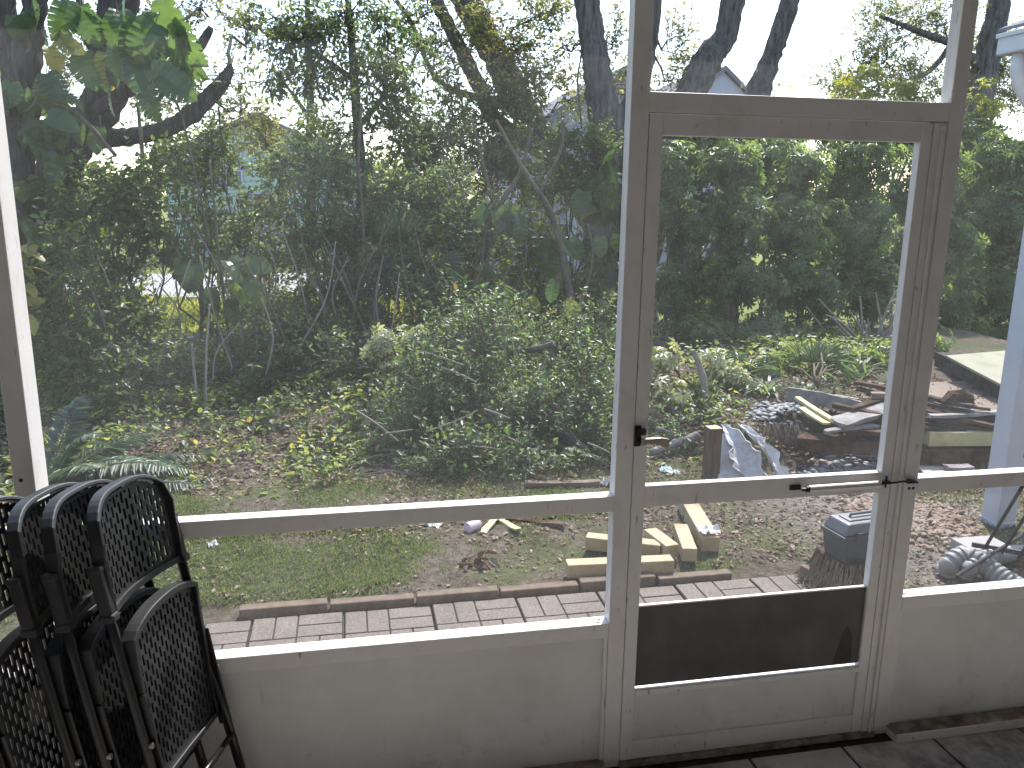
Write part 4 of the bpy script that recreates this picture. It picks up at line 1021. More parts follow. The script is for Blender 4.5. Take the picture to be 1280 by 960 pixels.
def bigleaves(specs, g):
    out, rn = [], []
    for (px, py, Yd, ang, Lpx, hue, split) in specs:
        P = at(px, py, Yd); L = Lpx*dist(P)/F_PX; a = R(ang)
        D = RT*math.cos(a)-UP*math.sin(a)+FW*g.uniform(-.35, .25); N = -FW*.75+np.array([0, 0, .7])+g.normal(size=3)*.55
        V, F = bigleaf(P, D, N, L, g.uniform(.32, .46), split, g, g.uniform(.2, .75)); out.append((V, F)); rn.append(np.clip(hue+g.normal()*.06+np.repeat(g.normal(size=len(F)//2), 2)*.07, 0, 1))
    V, F = cat_geo(out); return V, F, np.concatenate(rn)
def region(px, py, rx, ry, n, Yd, lo, hi, g, hue=.35, hv=.25, split=.0):
    o = []
    for _ in range(n):
        a = g.uniform(0, 6.283); q = math.sqrt(g.random())
        o.append((px+rx*q*math.cos(a), py+ry*q*math.sin(a), Yd+g.uniform(-.25, .25), 90+g.normal()*45, g.uniform(lo, hi), float(np.clip(hue+g.normal()*hv, 0, .98)), split*g.random()))
    return o
def vine(name, label, specs, stems, seed):
    g = np.random.default_rng(seed); P0 = at(specs[0][0], specs[0][1], specs[0][2])
    root = empty(name, (P0[0], P0[1], float(gh(P0[0], P0[1]))), label, 'vine')
    V, F, rn = bigleaves(specs, g); fastmesh('leaves', V, F, LF['pothos'], root, rn)
    mb = MB()
    for s in stems: limb(mb, s, 6, seed, .05)
    for sp_ in specs:
        p = at(*sp_[:3]); mb.tube([p+np.array([rng.normal()*.06, .05, .12]), p+np.array([0, .02, .04]), p], [.006, .005, .004], 5, caps=False)
    mb.build('stems', 'stem', root, smooth=True); return root

# ---- palm leaves
def fan_leaf(c, axis, nrm, rad, n, g, spread=2.4, droop=.35):
    """palmate leaf: folded blades radiating from the hub"""
    c = np.array(c, float); axis = unit(np.array(axis, float)); S_ = unit(np.cross(axis, nrm)); nrm = np.cross(S_, axis); V, F = [], []
    for k in range(n):
        a = (k/(n-1)-.5)*spread; d = axis*math.cos(a)+S_*math.sin(a); s = np.cross(d, nrm); L = rad*(1-.25*abs(a)/spread)*g.uniform(.88, 1.08); w = rad*.050
        dr = droop*g.uniform(.4, 1.5)
        def p(t, x): return c+d*L*t+s*x*w*(.25+1.1*t if t < .6 else 2.2*(1.02-t))-nrm*(dr*L*t**2.6)+nrm*abs(x)*w*.5-np.array([0, 0, .25*dr*L*t**4])
        ts = (0, .35, .6, .82, 1)
        for i in range(4):
            for sg in (1, -1):
                m_ = len(V); V += [p(ts[i], 0), p(ts[i], sg), p(ts[i+1], sg), p(ts[i+1], 0)]; F.append((m_, m_+1, m_+2, m_+3))
    return np.array(V), np.array(F)
def fan_palm(name, label, base, leaves, seed, n=24, trunk=None, style='palm', cat='palm', group=None):
    """leaves: (px, py, Y, axis angle in picture plane, radius px)"""
    g = np.random.default_rng(seed); bp = np.array([base[0], base[1], float(gh(base[0], base[1]))-.03]); root = empty(name, bp, label, cat, group); out, rn = [], []; mb = MB()
    top = bp+np.array([0, 0, trunk or .15])
    for (px, py, Yd, ang, rpx) in leaves:
        c = at(px, py, Yd); rad = rpx*dist(c)/F_PX; a = R(ang); ax = RT*math.cos(a)-UP*math.sin(a)+FW*g.uniform(-.4, .4); N = np.array([0, 0, 1.0])-FW*.6+g.normal(size=3)*.3
        V, F = fan_leaf(c, ax, N, rad, n, g); out.append((V, F)); rn.append(np.repeat(np.clip(g.random()*.6+g.random(len(F)//8)*.4, 0, 1), 8))
        mb.tube(curve_pts(top, c, g, 6, .03, .12), [.012, .010, .009, .008, .007, .006], 6)
    V, F = cat_geo(out); fastmesh('fronds', V, F, LF[style], root, np.concatenate(rn)); mb.build('stalks', 'stem', root, smooth=True)
    if trunk:
        m2 = MB(); m2.tube([bp, bp+(top-bp)*.5, top], [.07, .075, .06], 12, jit=.2); m2.build('trunk', 'bark', root)
    return root
def frond(P, d0, L, g, n=34, ll=.16, droop=.6, lw=.018, up=(0, 0, 1)):
    """feather leaf: curved midrib with paired leaflets"""
    P = np.array(P, float); d0 = unit(np.array(d0, float)); side = unit(np.cross(d0, np.array(up, float))); ts = np.linspace(0, 1, n)
    rib = P+d0*(L*ts)[:, None]+np.array([0, 0, -1.0])*(droop*L*ts**2.2)[:, None]
    tan = unit(np.gradient(rib, axis=0)); nn = np.cross(side, tan); PP, DD, NN, LL = [], [], [], []
    for i in range(2, n):
        t = ts[i]; l = ll*(math.sin(math.pi*min(1, .12+t*.86)))**.7*g.uniform(.85, 1.1)
        for sg in (1, -1):
            PP.append(rib[i]); DD.append(side*sg+tan[i]*.45+nn[i]*.12+np.array([0, 0, -.18])+g.normal(size=3)*.07); NN.append(nn[i]+g.normal(size=3)*.12); LL.append(l)
    PP, DD, NN, LL = map(np.array, (PP, DD, NN, LL)); V, F = leafgeo(PP, DD, NN, LL, np.full(len(LL), lw)*g.uniform(.8, 1.2, len(LL)), .3, .2)
    return (V, F), rib
def feather_plant(name, label, base, specs, seed, style='fern', cat='fern', ll=.16, lw=.018, n=34, group=None):
    g = np.random.default_rng(seed); bp = np.array(base, float); root = empty(name, bp, label, cat, group); out, rn = [], []; mb = MB()
    for (d, L, dr) in specs:
        (V, F), rib = frond(bp, d, L, g, n, ll, dr, lw); out.append((V, F)); rn.append(np.full(len(F), g.random())); mb.tube(rib[::3], [.007*(1-.8*i/len(rib[::3])) for i in range(len(rib[::3]))], 5, caps=False)
    V, F = cat_geo(out); fastmesh('fronds', V, F, LF[style], root, np.concatenate([q+.0*q for q in rn])); mb.build('midribs', 'stem', root, smooth=True); return root
def strap_plant(name, label, base, n, L, seed, style='palm', w=.03, cat='plant', group=None, spread=.9):
    g = np.random.default_rng(seed); bp = np.array([base[0], base[1], float(gh(base[0], base[1]))-.02]); root = empty(name, bp, label, cat, group); V, F, rn = [], [], []
    for k in range(n):
        a = g.uniform(0, 6.283); d = unit(np.array([math.cos(a)*spread, math.sin(a)*spread, g.uniform(.5, 1.2)])); s = unit(np.cross(d, [0, 0, 1])); l = L*g.uniform(.6, 1.1); q = g.random(); o = bp+np.array([g.normal()*.03, g.normal()*.03, 0])
        ts = np.linspace(0, 1, 6); prev = None
        for t in ts:
            c = o+d*l*t-np.array([0, 0, .45*l*t**2.5]); ww = w*(.5+1.2*t)*(1-t)**.6+.001; cur = (c-s*ww, c+s*ww)
            if prev: m_ = len(V); V += [prev[0], prev[1], cur[1], cur[0]]; F.append((m_, m_+1, m_+2, m_+3)); rn.append(q)
            prev = cur
    fastmesh('leaves', np.array(V), np.array(F), LF[style], root, np.array(rn)); return root
def sticks(name, label, lines, mat, cat='branch', group=None, rad=.008):
    """one bare branch: several picture polylines (px,py,Y,r_px)"""
    mb = MB()
    for i, l in enumerate(lines): limb(mb, l, 6, i, .1)
    return solo(mb, name, mat, label, cat, group, smooth=True)

# ------------------------------------------------------------------ trees
tree('oak_tree', 'big dark oak wrapped in large vine leaves, with broad limbs reaching over the shrubs',
     [[(45, 330, 7.2, 30), (62, 240, 7.2, 26), (88, 180, 7.2, 27), (128, 130, 7.2, 24), (140, 60, 7.2, 24), (152, -30, 7.2, 23)],
      [(110, 172, 7.2, 14), (150, 172, 7.1, 11), (205, 162, 7.0, 10), (245, 138, 7.0, 11), (280, 100, 7.0, 8), (288, 82, 7.0, 4)],
      [(118, 140, 7.1, 10), (160, 112, 6.9, 8), (215, 82, 6.9, 7), (246, 62, 6.9, 7), (264, 34, 6.9, 4)],
      [(125, 70, 7.2, 5), (107, 50, 7.1, 4), (100, 10, 7.1, 4), (96, -20, 7.1, 4)]],
     [(110, 85, 9.5, 40, 60), (160, 30, 9.0, 45, 40), (240, 120, 7.4, 40, 25), (285, 95, 7.1, 30, 25), (320, 30, 8.0, 40, 35), (260, 20, 9, 40, 30), (215, 130, 9, 40, 35), (300, 140, 9, 35, 25)], 'oak', 'bark', .05, .42, 1.0, seed=1, clumps=9, high=[(-4.5, 9, 5.6, 1.6, 1.4, .8), (-2.8, 8.6, 6.2, 1.5, 1.3, .8), (-1.4, 9.6, 5.8, 1.3, 1.2, .7)])
tree('oak_tree', 'thick dark trunk at the far left edge behind the white post',
     [[(12, 330, 6.6, 24), (18, 200, 6.6, 24), (24, 110, 6.6, 24), (40, 30, 6.6, 15), (48, -30, 6.6, 14)], [(20, 110, 6.6, 14), (12, 60, 6.6, 13), (5, -30, 6.6, 12)]], [], 'oak', 'bark', seed=2)
tree('oak_tree', 'oak with two leaning trunks crossing toward the upper left in the middle of the view',
     [[(768, 330, 10.2, 20), (730, 250, 10.2, 20), (690, 190, 10.2, 19), (655, 140, 10.2, 18), (620, 70, 10.2, 18), (585, 5, 10.2, 17), (565, -40, 10.2, 17)],
      [(700, 205, 10.2, 12), (620, 150, 9.9, 10), (600, 110, 9.9, 10), (570, 50, 9.9, 9), (545, 0, 9.9, 8), (530, -40, 9.9, 8)],
      [(650, 135, 10.0, 7), (560, 110, 9.8, 4), (535, 80, 9.8, 3), (515, 30, 9.8, 3), (495, 0, 9.8, 3)]],
     [(560, 70, 9.4, 30, 45), (590, 125, 9.4, 35, 40), (640, 55, 9.6, 45, 45), (670, 20, 9.6, 45, 30), (560, 190, 8.8, 50, 40), (620, 200, 9.0, 45, 40), (650, 120, 9.2, 30, 35), (530, 20, 9.6, 30, 25), (600, 30, 9.6, 35, 30), (690, 110, 9.6, 30, 30), (500, 60, 9.8, 25, 45), (720, 120, 9.8, 22, 28)], 'oak', 'bark_pale', .055, .42, 1.5, seed=3, clumps=9, high=[(.2, 10, 6.2, 1.5, 1.4, .8), (1.6, 10.6, 6.6, 1.5, 1.3, .8)])
tree('oak_tree', 'gnarled grey oak trunk rising just left of the door frame, with hanging roots',
     [[(785, 320, 9.0, 24), (772, 230, 9.0, 24), (764, 180, 9.0, 24), (752, 120, 9.0, 20), (742, 60, 9.0, 16), (735, 10, 9.0, 16), (730, -40, 9.0, 15)],
      [(775, 170, 9.0, 14), (800, 100, 9.0, 12), (815, 40, 9.0, 9), (822, -40, 9.0, 8)],
      [(740, 30, 9.0, 6), (728, 5, 9.0, 5), (715, -25, 9.0, 5)]],
     [(765, 60, 9.3, 22, 45), (775, 120, 9.4, 20, 35), (700, 60, 9.6, 30, 45), (845, 60, 9.8, 28, 40), (840, 100, 9.9, 30, 25)], 'oak', 'bark_pale', .05, .42, 1.0, seed=4, clumps=8, high=[(3.2, 10.2, 6.4, 1.4, 1.3, .8), (4.8, 10.8, 6.8, 1.4, 1.3, .8)])
tree('oak_tree', 'leaning grey trunk above the door, thicker one of the two',
     [[(800, 330, 9.6, 22), (840, 190, 9.6, 21), (868, 108, 9.6, 20), (888, 70, 9.6, 18), (908, 40, 9.6, 15), (922, -40, 9.6, 14)]], [(865, 90, 9.9, 18, 25)], 'oak', 'bark_pale', .05, .42, .8, seed=5)
tree('oak_tree', 'leaning grey trunk above the door, slimmer one of the two',
     [[(900, 330, 10.2, 18), (925, 190, 10.2, 17), (948, 115, 10.2, 15), (968, 60, 10.2, 12), (985, 10, 10.2, 12), (998, -40, 10.2, 11)]], [(960, 110, 10.2, 25, 12)], 'oak', 'bark_pale', .05, .42, .7, seed=6)
tree('oak_tree', 'grey trunk beside the eave at the upper right with thin bare twigs',
     [[(1216, 260, 10.5, 18), (1222, 150, 10.5, 17), (1232, 80, 10.5, 16), (1246, 20, 10.5, 14), (1256, -40, 10.5, 13)], [(1228, 90, 10.5, 7), (1200, 60, 10.4, 5), (1150, 40, 10.3, 4), (1100, 20, 10.2, 2)], [(1190, 55, 10.4, 4), (1160, 90, 10.3, 3), (1110, 110, 10.2, 2)]],
     [(1110, 40, 10.5, 60, 45), (1170, 25, 10.8, 50, 30), (1060, 100, 10.8, 45, 40), (1245, 60, 11, 45, 50), (1150, 95, 10.6, 50, 35), (1265, 120, 10.8, 35, 45)], 'oak', 'bark_pale', .05, .40, 1.3, seed=7, clumps=9)
tree('slim_tree', 'slender tree with yellowing drooping leaves in front of the mint house',
     [[(388, 330, 12.5, 6), (389, 240, 12.5, 6), (388, 130, 12.5, 5), (386, 60, 12.5, 4), (384, 0, 12.5, 3)], [(389, 150, 12.5, 3), (360, 110, 12.3, 2), (345, 90, 12.2, 2)], [(389, 220, 12.5, 3), (340, 190, 12, 2)]],
     [(325, 175, 12, 38, 40), (345, 235, 12, 30, 45), (310, 140, 12, 28, 28), (335, 290, 12, 32, 40), (370, 175, 12.4, 30, 40)], 'olive', 'bark_pale', .07, .4, 1.05, seed=8, hang=.5, clumps=9)
tree('slim_tree', 'dark leafy tree whose drooping crown fills the sky left of the leaning trunks',
     [[(440, 330, 8.4, 6), (452, 240, 8.4, 6), (445, 130, 8.4, 6), (440, 60, 8.4, 5), (432, -30, 8.4, 4)], [(447, 160, 8.4, 4), (480, 120, 8.3, 3), (500, 90, 8.2, 2)], [(443, 100, 8.4, 4), (400, 70, 8.3, 3), (370, 50, 8.2, 2)]],
     [(380, 45, 8.2, 45, 45), (430, 15, 8.0, 60, 35), (480, 30, 7.6, 30, 30), (475, 105, 8.0, 45, 45), (420, 90, 8.3, 32, 35), (470, 165, 7.8, 60, 42), (530, 190, 8.4, 45, 40), (385, 105, 8.4, 25, 35), (510, 140, 8.2, 35, 25), (345, 70, 8.4, 30, 35), (520, 80, 8.6, 22, 40), (450, 60, 8.5, 30, 30), (340, 20, 8.4, 35, 22)], 'dark', 'bark', .06, .40, 1.6, seed=9, hang=.45, clumps=11)
# ------------------------------------------------------------------ shrubs
sg = 'shrubs behind the yard'
shrub('shrub', 'dark small leaved shrub against the big oak trunk on the left', 'shrub', [(112, 255, 6.3, 48, 55), (170, 232, 6.4, 55, 45), (205, 285, 6.5, 45, 45), (150, 315, 6.3, 45, 30)], 'dark', .062, .5, 2.1, seed=1, group=sg)
shrub('shrub', 'dark twiggy shrub with low shaded leaves beside the white left post', 'shrub', [(95, 365, 5.4, 42, 42), (145, 400, 5.5, 42, 45), (110, 455, 5.2, 42, 40), (165, 470, 4.9, 35, 28), (75, 300, 5.6, 30, 30), (60, 420, 5.3, 30, 45)], 'dark', .06, .5, 1.9, seed=2, group=sg)
shrub('shrub', 'loose shrub with twigs hanging in front of the mint house', 'shrub', [(255, 235, 7.2, 35, 40), (240, 290, 7.2, 45, 30), (290, 300, 7.5, 35, 30), (215, 215, 7, 25, 25)], 'dark', .055, .45, 1.25, seed=3, group=sg)
shrub('shrub', 'tall blue green shrub just left of the fan palm', 'shrub', [(400, 235, 7.0, 42, 45), (455, 255, 7.0, 50, 45), (425, 305, 6.8, 55, 35), (490, 300, 6.8, 40, 45), (375, 295, 7.0, 42, 35), (460, 340, 6.7, 45, 35)], 'blue', .062, .42, 2.0, seed=4, group=sg)
shrub('shrub', 'dense dark shrub with fine leaves above the fan palm', 'shrub', [(560, 255, 7.0, 55, 40), (600, 290, 7.0, 45, 35), (520, 240, 7.2, 40, 35), (570, 310, 6.8, 40, 25)], 'blue', .058, .42, 1.9, seed=5, group=sg)
shrub('shrub', 'sunlit yellow green shrub in front of the garage', 'shrub', [(500, 225, 10.5, 28, 26), (520, 250, 10.5, 30, 20), (485, 250, 10.6, 22, 20)], 'lime', .08, .42, 1.5, seed=6, group=sg)
shrub('shrub', 'sunlit yellow green shrub below the lavender house window', 'shrub', [(640, 320, 8.2, 42, 40), (680, 330, 8.0, 40, 40), (660, 280, 8.3, 40, 30), (720, 360, 7.4, 32, 30), (620, 360, 7.6, 38, 26)], 'lime', .06, .45, 1.5, seed=7, group=sg)
shrub('shrub', 'yellow green backlit shrub beside the pale driveway', 'shrub', [(150, 380, 8.4, 45, 25), (110, 340, 8.0, 35, 25), (330, 370, 8.2, 45, 25), (290, 300, 9.2, 35, 25)], 'lime', .06, .45, 1.2, seed=201, group=sg)
shrub('shrub', 'yellow green backlit shrub behind the fan palms', 'shrub', [(500, 330, 8.0, 45, 35), (560, 350, 7.8, 45, 30), (460, 230, 9.6, 40, 30), (590, 230, 9.6, 40, 25)], 'lime', .06, .45, 1.2, seed=202, group=sg)
shrub('shrub', 'dark rounded shrub in the fork of the oak left of the door frame', 'shrub', [(712, 190, 8.2, 42, 36), (735, 220, 8.0, 38, 30), (695, 225, 8.4, 30, 26), (745, 190, 8.2, 28, 28)], 'dark', .055, .45, 2.2, seed=8, group=sg)
shrub('shrub', 'low dark blue green shrub on the slope beside the bare stems', 'shrub', [(345, 435, 5.8, 42, 32), (395, 455, 5.6, 40, 28), (330, 470, 5.4, 40, 22), (380, 420, 6, 40, 25)], 'blue', .058, .5, 1.8, seed=9, group=sg)
shrub('shrub', 'thin brownish shrub with straggling stems before the sunny lawn', 'shrub', [(430, 385, 7.0, 55, 32), (365, 375, 7.3, 35, 28), (310, 360, 7.3, 25, 25), (480, 390, 6.5, 30, 30)], 'olive', .045, .45, .75, seed=10, group=sg, twiggy=16)
shrub('shrub', 'yellow variegated shrub glowing at the left edge of the broad leafy shrub', 'shrub', [(478, 430, 4.7, 34, 26), (515, 425, 4.7, 32, 24), (500, 460, 4.6, 30, 16), (540, 440, 4.6, 20, 20)], 'varieg', .055, .42, 2.4, kind='whorl', seed=11, group=sg)
shrub('shrub', 'broad leafy shrub with reddish tips standing at the back of the lawn', 'shrub', [(600, 425, 4.5, 65, 48), (545, 490, 4.1, 65, 52), (640, 510, 3.9, 65, 55), (600, 570, 3.4, 80, 34), (510, 555, 3.8, 45, 32), (660, 585, 3.3, 60, 28)], 'holly', .052, .46, 2.3, seed=12, group=sg)
shrub('shrub', 'leafy shrub with glinting leaves left of the door post', 'shrub', [(690, 440, 4.6, 50, 45), (735, 480, 4.2, 38, 50), (700, 520, 3.9, 50, 40), (745, 555, 3.5, 28, 35), (745, 420, 5.0, 30, 35)], 'holly', .05, .46, 2.2, seed=13, group=sg)
shrub('shrub', 'pale variegated shrub around the thin stake behind the brown post', 'shrub', [(830, 450, 4.4, 26, 32), (880, 450, 4.3, 42, 20), (918, 470, 4.2, 22, 24), (842, 495, 4.1, 36, 30), (885, 485, 4.2, 30, 20)], 'varieg', .075, .40, 2.0, kind='whorl', seed=14, group=sg)
shrub('shrub', 'low green shrub behind the brown post stub', 'shrub', [(835, 520, 3.75, 30, 24), (868, 535, 3.5, 22, 20), (905, 500, 3.9, 26, 16)], 'holly', .045, .48, 1.2, seed=15, group=sg)
sh = 'tall glossy shrubs behind the door'
W_ = dict(kind='whorl', L=.095, asp=.34, cover=3.0, group=sh, stem_r=.022)
shrub('schefflera_shrub', 'tall glossy shrub directly right of the middle post', 'shrub', [(842, 215, 7.6, 45, 42), (860, 290, 7.3, 50, 50), (850, 370, 7.0, 50, 45), (875, 420, 6.8, 50, 28)], 'scheff', seed=21, **W_)
shrub('schefflera_shrub', 'tall glossy shrub in the left half of the door opening', 'shrub', [(915, 205, 7.6, 55, 42), (930, 270, 7.2, 60, 50), (925, 350, 6.9, 60, 50), (945, 415, 6.6, 55, 32)], 'scheff', seed=22, **W_)
shrub('schefflera_shrub', 'tall glossy shrub in the middle of the door opening', 'shrub', [(1000, 215, 7.6, 60, 45), (1005, 285, 7.2, 55, 50), (1010, 360, 6.9, 60, 48), (1030, 415, 6.7, 50, 30)], 'scheff', seed=23, **W_)
shrub('schefflera_shrub', 'tall glossy shrub in the right half of the door opening', 'shrub', [(1080, 205, 7.8, 60, 48), (1095, 285, 7.4, 55, 55), (1090, 365, 7.2, 50, 45), (1125, 330, 7.6, 40, 60)], 'scheff', seed=24, **W_)
shrub('schefflera_shrub', 'tall glossy shrub just right of the door frame', 'shrub', [(1175, 215, 8.2, 42, 55), (1185, 295, 7.9, 45, 55), (1180, 375, 7.7, 45, 45), (1200, 420, 7.6, 45, 26)], 'scheff', seed=25, **W_)
shrub('schefflera_shrub', 'tall glossy shrub under the eave at the right edge', 'shrub', [(1248, 205, 8.6, 50, 55), (1255, 285, 8.2, 50, 55), (1262, 365, 8.0, 50, 50), (1250, 415, 8.0, 55, 26), (1300, 300, 8.2, 50, 90)], 'scheff', seed=26, **W_)
shrub('leafy_tree', 'bright yellow green leafy crown above the door header', 'tree', [(1085, 105, 9.8, 48, 28), (1140, 120, 9.6, 45, 28), (1110, 140, 9.4, 55, 20), (1045, 135, 9.8, 35, 18), (1230, 130, 9.6, 30, 30)], 'lime', .085, .38, 1.6, kind='whorl', seed=27, stem='bark_pale', stem_r=.035)
for k, (bl, lab) in enumerate([
  ([(900, 462, 4.6, 45, 26), (945, 458, 4.7, 40, 28), (925, 485, 4.35, 35, 14)], 'dark ragged shrub right behind the heap of river stones'),
  ([(1000, 452, 4.8, 45, 30), (1055, 448, 4.9, 45, 32), (1025, 478, 4.5, 45, 14)], 'dark ragged shrub behind the grey plank and yellow laths'),
  ([(1110, 448, 5.0, 40, 26), (1150, 430, 5.4, 40, 30), (1185, 462, 4.9, 22, 16)], 'dark ragged shrub behind the highest boards of the heap'),
  ([(855, 450, 6.2, 45, 30), (910, 455, 6.0, 45, 28), (880, 425, 6.4, 55, 30)], 'low dark glossy shrub behind the thin stake'),
  ([(960, 460, 6.1, 50, 26), (1020, 455, 6.2, 50, 30), (985, 430, 6.4, 60, 30)], 'low dark glossy shrub behind the strap leaves'),
  ([(1090, 440, 6.6, 50, 32), (1140, 425, 7.0, 40, 32)], 'low dark glossy shrub behind the bare canes'),
  ([(1190, 425, 7.9, 45, 22), (1250, 420, 8.0, 55, 22)], 'low dark glossy shrub behind the plywood sheet')]):
    shrub('schefflera_shrub', lab, 'shrub', bl, 'scheff', kind='whorl', L=.085, asp=.34, cover=2.0, seed=70+k, group='low glossy shrubs behind the bank')
for k, (bl, lab) in enumerate([
  ([(290, 270, 8.8, 40, 35), (340, 320, 8.6, 45, 35), (300, 330, 8.6, 40, 30)], 'loose green shrub before the fence, below the yellowing tree'),
  ([(400, 320, 9.0, 60, 40), (460, 300, 9.0, 60, 45), (420, 360, 8.6, 50, 30)], 'green shrub before the fence, behind the tall blue green shrub'),
  ([(540, 290, 9.0, 60, 45), (590, 330, 8.8, 60, 45), (560, 370, 8.4, 60, 35)], 'green shrub before the fence, behind the fan palm'),
  ([(670, 380, 7.6, 55, 35), (735, 340, 7.8, 40, 50), (745, 400, 7.0, 35, 35)], 'green shrub between the fan palm and the oak by the door frame')]):
    shrub('shrub', lab, 'shrub', bl, ['dark', 'blue', 'dark', 'dark'][k], .06, .46, 1.5, seed=80+k, group='shrubs before the fence')
shrub('shrub', 'leafy bush bridging the slope between the low shrub and the broad shrub', 'shrub', [(440, 455, 5.4, 45, 30), (560, 420, 5.6, 50, 35), (620, 395, 5.8, 50, 28)], 'dark', .055, .46, 1.4, seed=90, group=sg)
for k, (bl, lab, st) in enumerate([
  ([(130, 350, 6.4, 45, 40), (110, 420, 6.2, 45, 40)], 'shaded shrub behind the twiggy shrub by the left post', 'dark'),
  ([(115, 345, 8.6, 50, 28), (170, 330, 8.8, 26, 18)], 'leafy shrub before the driveway behind the left trunk', 'dark'),
  ([(290, 425, 6.8, 35, 30), (335, 395, 7.0, 40, 30), (300, 460, 6.2, 30, 16), (210, 455, 6.0, 35, 18)], 'small leaved shrub right of the blue bucket', 'blue'),
  ([(400, 400, 7.4, 55, 40), (460, 420, 6.4, 45, 30), (430, 440, 6.0, 45, 24)], 'mid green shrub behind the low dark blue green shrub', 'dark'),
  ([(520, 380, 6.4, 45, 35), (470, 370, 6.9, 40, 40), (560, 390, 6.0, 45, 30)], 'leafy shrub under the drooping fan palm', 'holly'),
  ([(250, 170, 8.6, 40, 40), (215, 190, 8.2, 35, 30), (285, 205, 8.6, 30, 30), (240, 220, 8.4, 40, 30)], 'tall leafy shrub behind the lowest oak limb', 'dark'),
  ([(420, 200, 9.0, 45, 40), (370, 215, 9.0, 40, 40), (400, 160, 9.2, 35, 30)], 'tall leafy shrub right of the yellowing tree', 'blue'),
  ([(560, 170, 9.2, 50, 45), (620, 160, 9.4, 45, 40), (600, 220, 9.0, 50, 35), (655, 215, 9.2, 40, 40)], 'tall leafy shrub under the two leaning trunks', 'dark')]):
    shrub('shrub', lab, 'shrub', bl, st, .055, .46, 1.7, seed=110+k, group=sg)
for k, (px, py, rx, rz, lab) in enumerate([(230, 500, 40, 16, 'low trailing plant at the foot of the thin pale stems'), (330, 515, 45, 18, 'low trailing plant in the middle of the slope'), (420, 520, 40, 22, 'low trailing plant beside the broad leafy shrub'), (165, 530, 35, 16, 'low trailing plant above the fern fronds'), (395, 590, 40, 12, 'small leafy seedling patch at the back edge of the lawn'), (290, 560, 30, 10, 'sparse seedling patch in the litter on the left')]):
    p = G(px, py+rz); shrub('trailing_plant', lab, 'plant', [(px, py, p.y, rx, rz)], ['cover', 'dark', 'cover', 'blue', 'cover', 'cover'][k], .05, .6, 1.3, seed=240+k, base=(p.x, p.y), stem_r=.006, tl=(.06, .14), group='low plants on the slope')
for k, (bl, lab) in enumerate([
  ([(850, 195, 8.6, 45, 40), (900, 180, 8.6, 50, 35), (870, 260, 8.4, 60, 60), (880, 340, 8.2, 60, 50)], 'tall glossy shrub behind the left half of the door opening'),
  ([(960, 185, 8.6, 55, 35), (965, 250, 8.4, 60, 60), (970, 330, 8.2, 60, 60)], 'tall glossy shrub behind the slim leaning trunk'),
  ([(1050, 180, 8.7, 55, 35), (1050, 250, 8.5, 60, 60), (1060, 330, 8.3, 60, 60)], 'tall glossy shrub behind the middle of the door opening'),
  ([(1140, 175, 9.2, 55, 40), (1140, 250, 9.0, 55, 60), (1150, 330, 8.8, 55, 60)], 'tall glossy shrub behind the hinge side of the door'),
  ([(1220, 180, 9.6, 55, 45), (1215, 250, 9.4, 55, 60), (1225, 340, 9.2, 60, 60), (1290, 240, 9.4, 50, 90)], 'tall glossy shrub behind the trunk beside the eave')]):
    shrub('schefflera_shrub', lab, 'shrub', bl, 'scheff', kind='whorl', L=.10, asp=.36, cover=2.6, seed=130+k, group='tall glossy shrubs farther back', stem_r=.022)
# ------------------------------------------------------------------ vines with big leaves
g0 = np.random.default_rng(77)
left = [(60, 98, 6.4, 100, 42, .45, .4), (52, 150, 6.4, 80, 40, .3, .2), (40, 115, 6.4, 120, 30, .6, .1), (38, 165, 6.3, 60, 38, .3, .2), (60, 190, 6.3, 75, 36, .45, 0), (98, 140, 6.5, 95, 40, .25, 0), (78, 150, 6.4, 100, 32, .2, 0), (125, 160, 6.5, 100, 34, .25, 0), (70, 130, 6.5, 60, 28, .95, .4),
        (170, 20, 6.3, 95, 60, .2, .9), (205, 0, 6.2, 80, 80, .25, .95), (175, 68, 6.3, 75, 62, .15, .35), (180, 115, 6.3, 70, 40, .3, .8), (195, 30, 6.2, 110, 55, .4, .9), (215, 40, 6.2, 60, 45, .3, .8), (160, -10, 6.3, 120, 50, .3, .5),
        (85, 0, 6.4, 90, 50, .3, .3), (40, 5, 6.4, 60, 36, .3, .3), (70, 50, 6.4, 20, 34, .93, .3), (60, 60, 6.4, 60, 34, .9, .2), (100, 10, 6.5, 70, 45, .35, .6), (15, 20, 6.4, 80, 34, .5, .1), (28, 275, 6.2, 45, 38, .3, 0), (70, 285, 6.2, 75, 40, .2, 0), (45, 310, 6.2, 100, 30, .3, 0)]
left += region(90, 60, 85, 65, 22, 6.55, 24, 42, g0, .35, .28, .6)+region(40, 150, 45, 90, 16, 6.5, 22, 36, g0, .35, .28)+region(200, 40, 45, 70, 10, 6.4, 28, 46, g0, .3, .2, .8)+region(55, 170, 35, 60, 9, 6.4, 24, 36, g0, .35, .2)+region(70, 300, 30, 30, 7, 6.2, 24, 38, g0, .2, .1)+region(190, 50, 35, 50, 6, 6.3, 35, 55, g0, .25, .15, .8)
vine('climbing_vine', 'huge split and heart shaped vine leaves hanging over the big oak trunk on the left', left,
     [[(50, 120, 6.5, 3), (85, 135, 6.4, 3), (110, 155, 6.4, 3), (145, 195, 6.4, 2.5)], [(35, 40, 6.5, 4), (36, 60, 6.5, 4), (22, 85, 6.5, 4)], [(205, 98, 6.5, 1.5), (225, 140, 6.4, 1.5), (240, 200, 6.3, 1.5), (262, 300, 6.2, 1.2)], [(172, 130, 6.6, 2), (178, 200, 6.5, 2.5), (172, 225, 6.5, 2)]], 31)
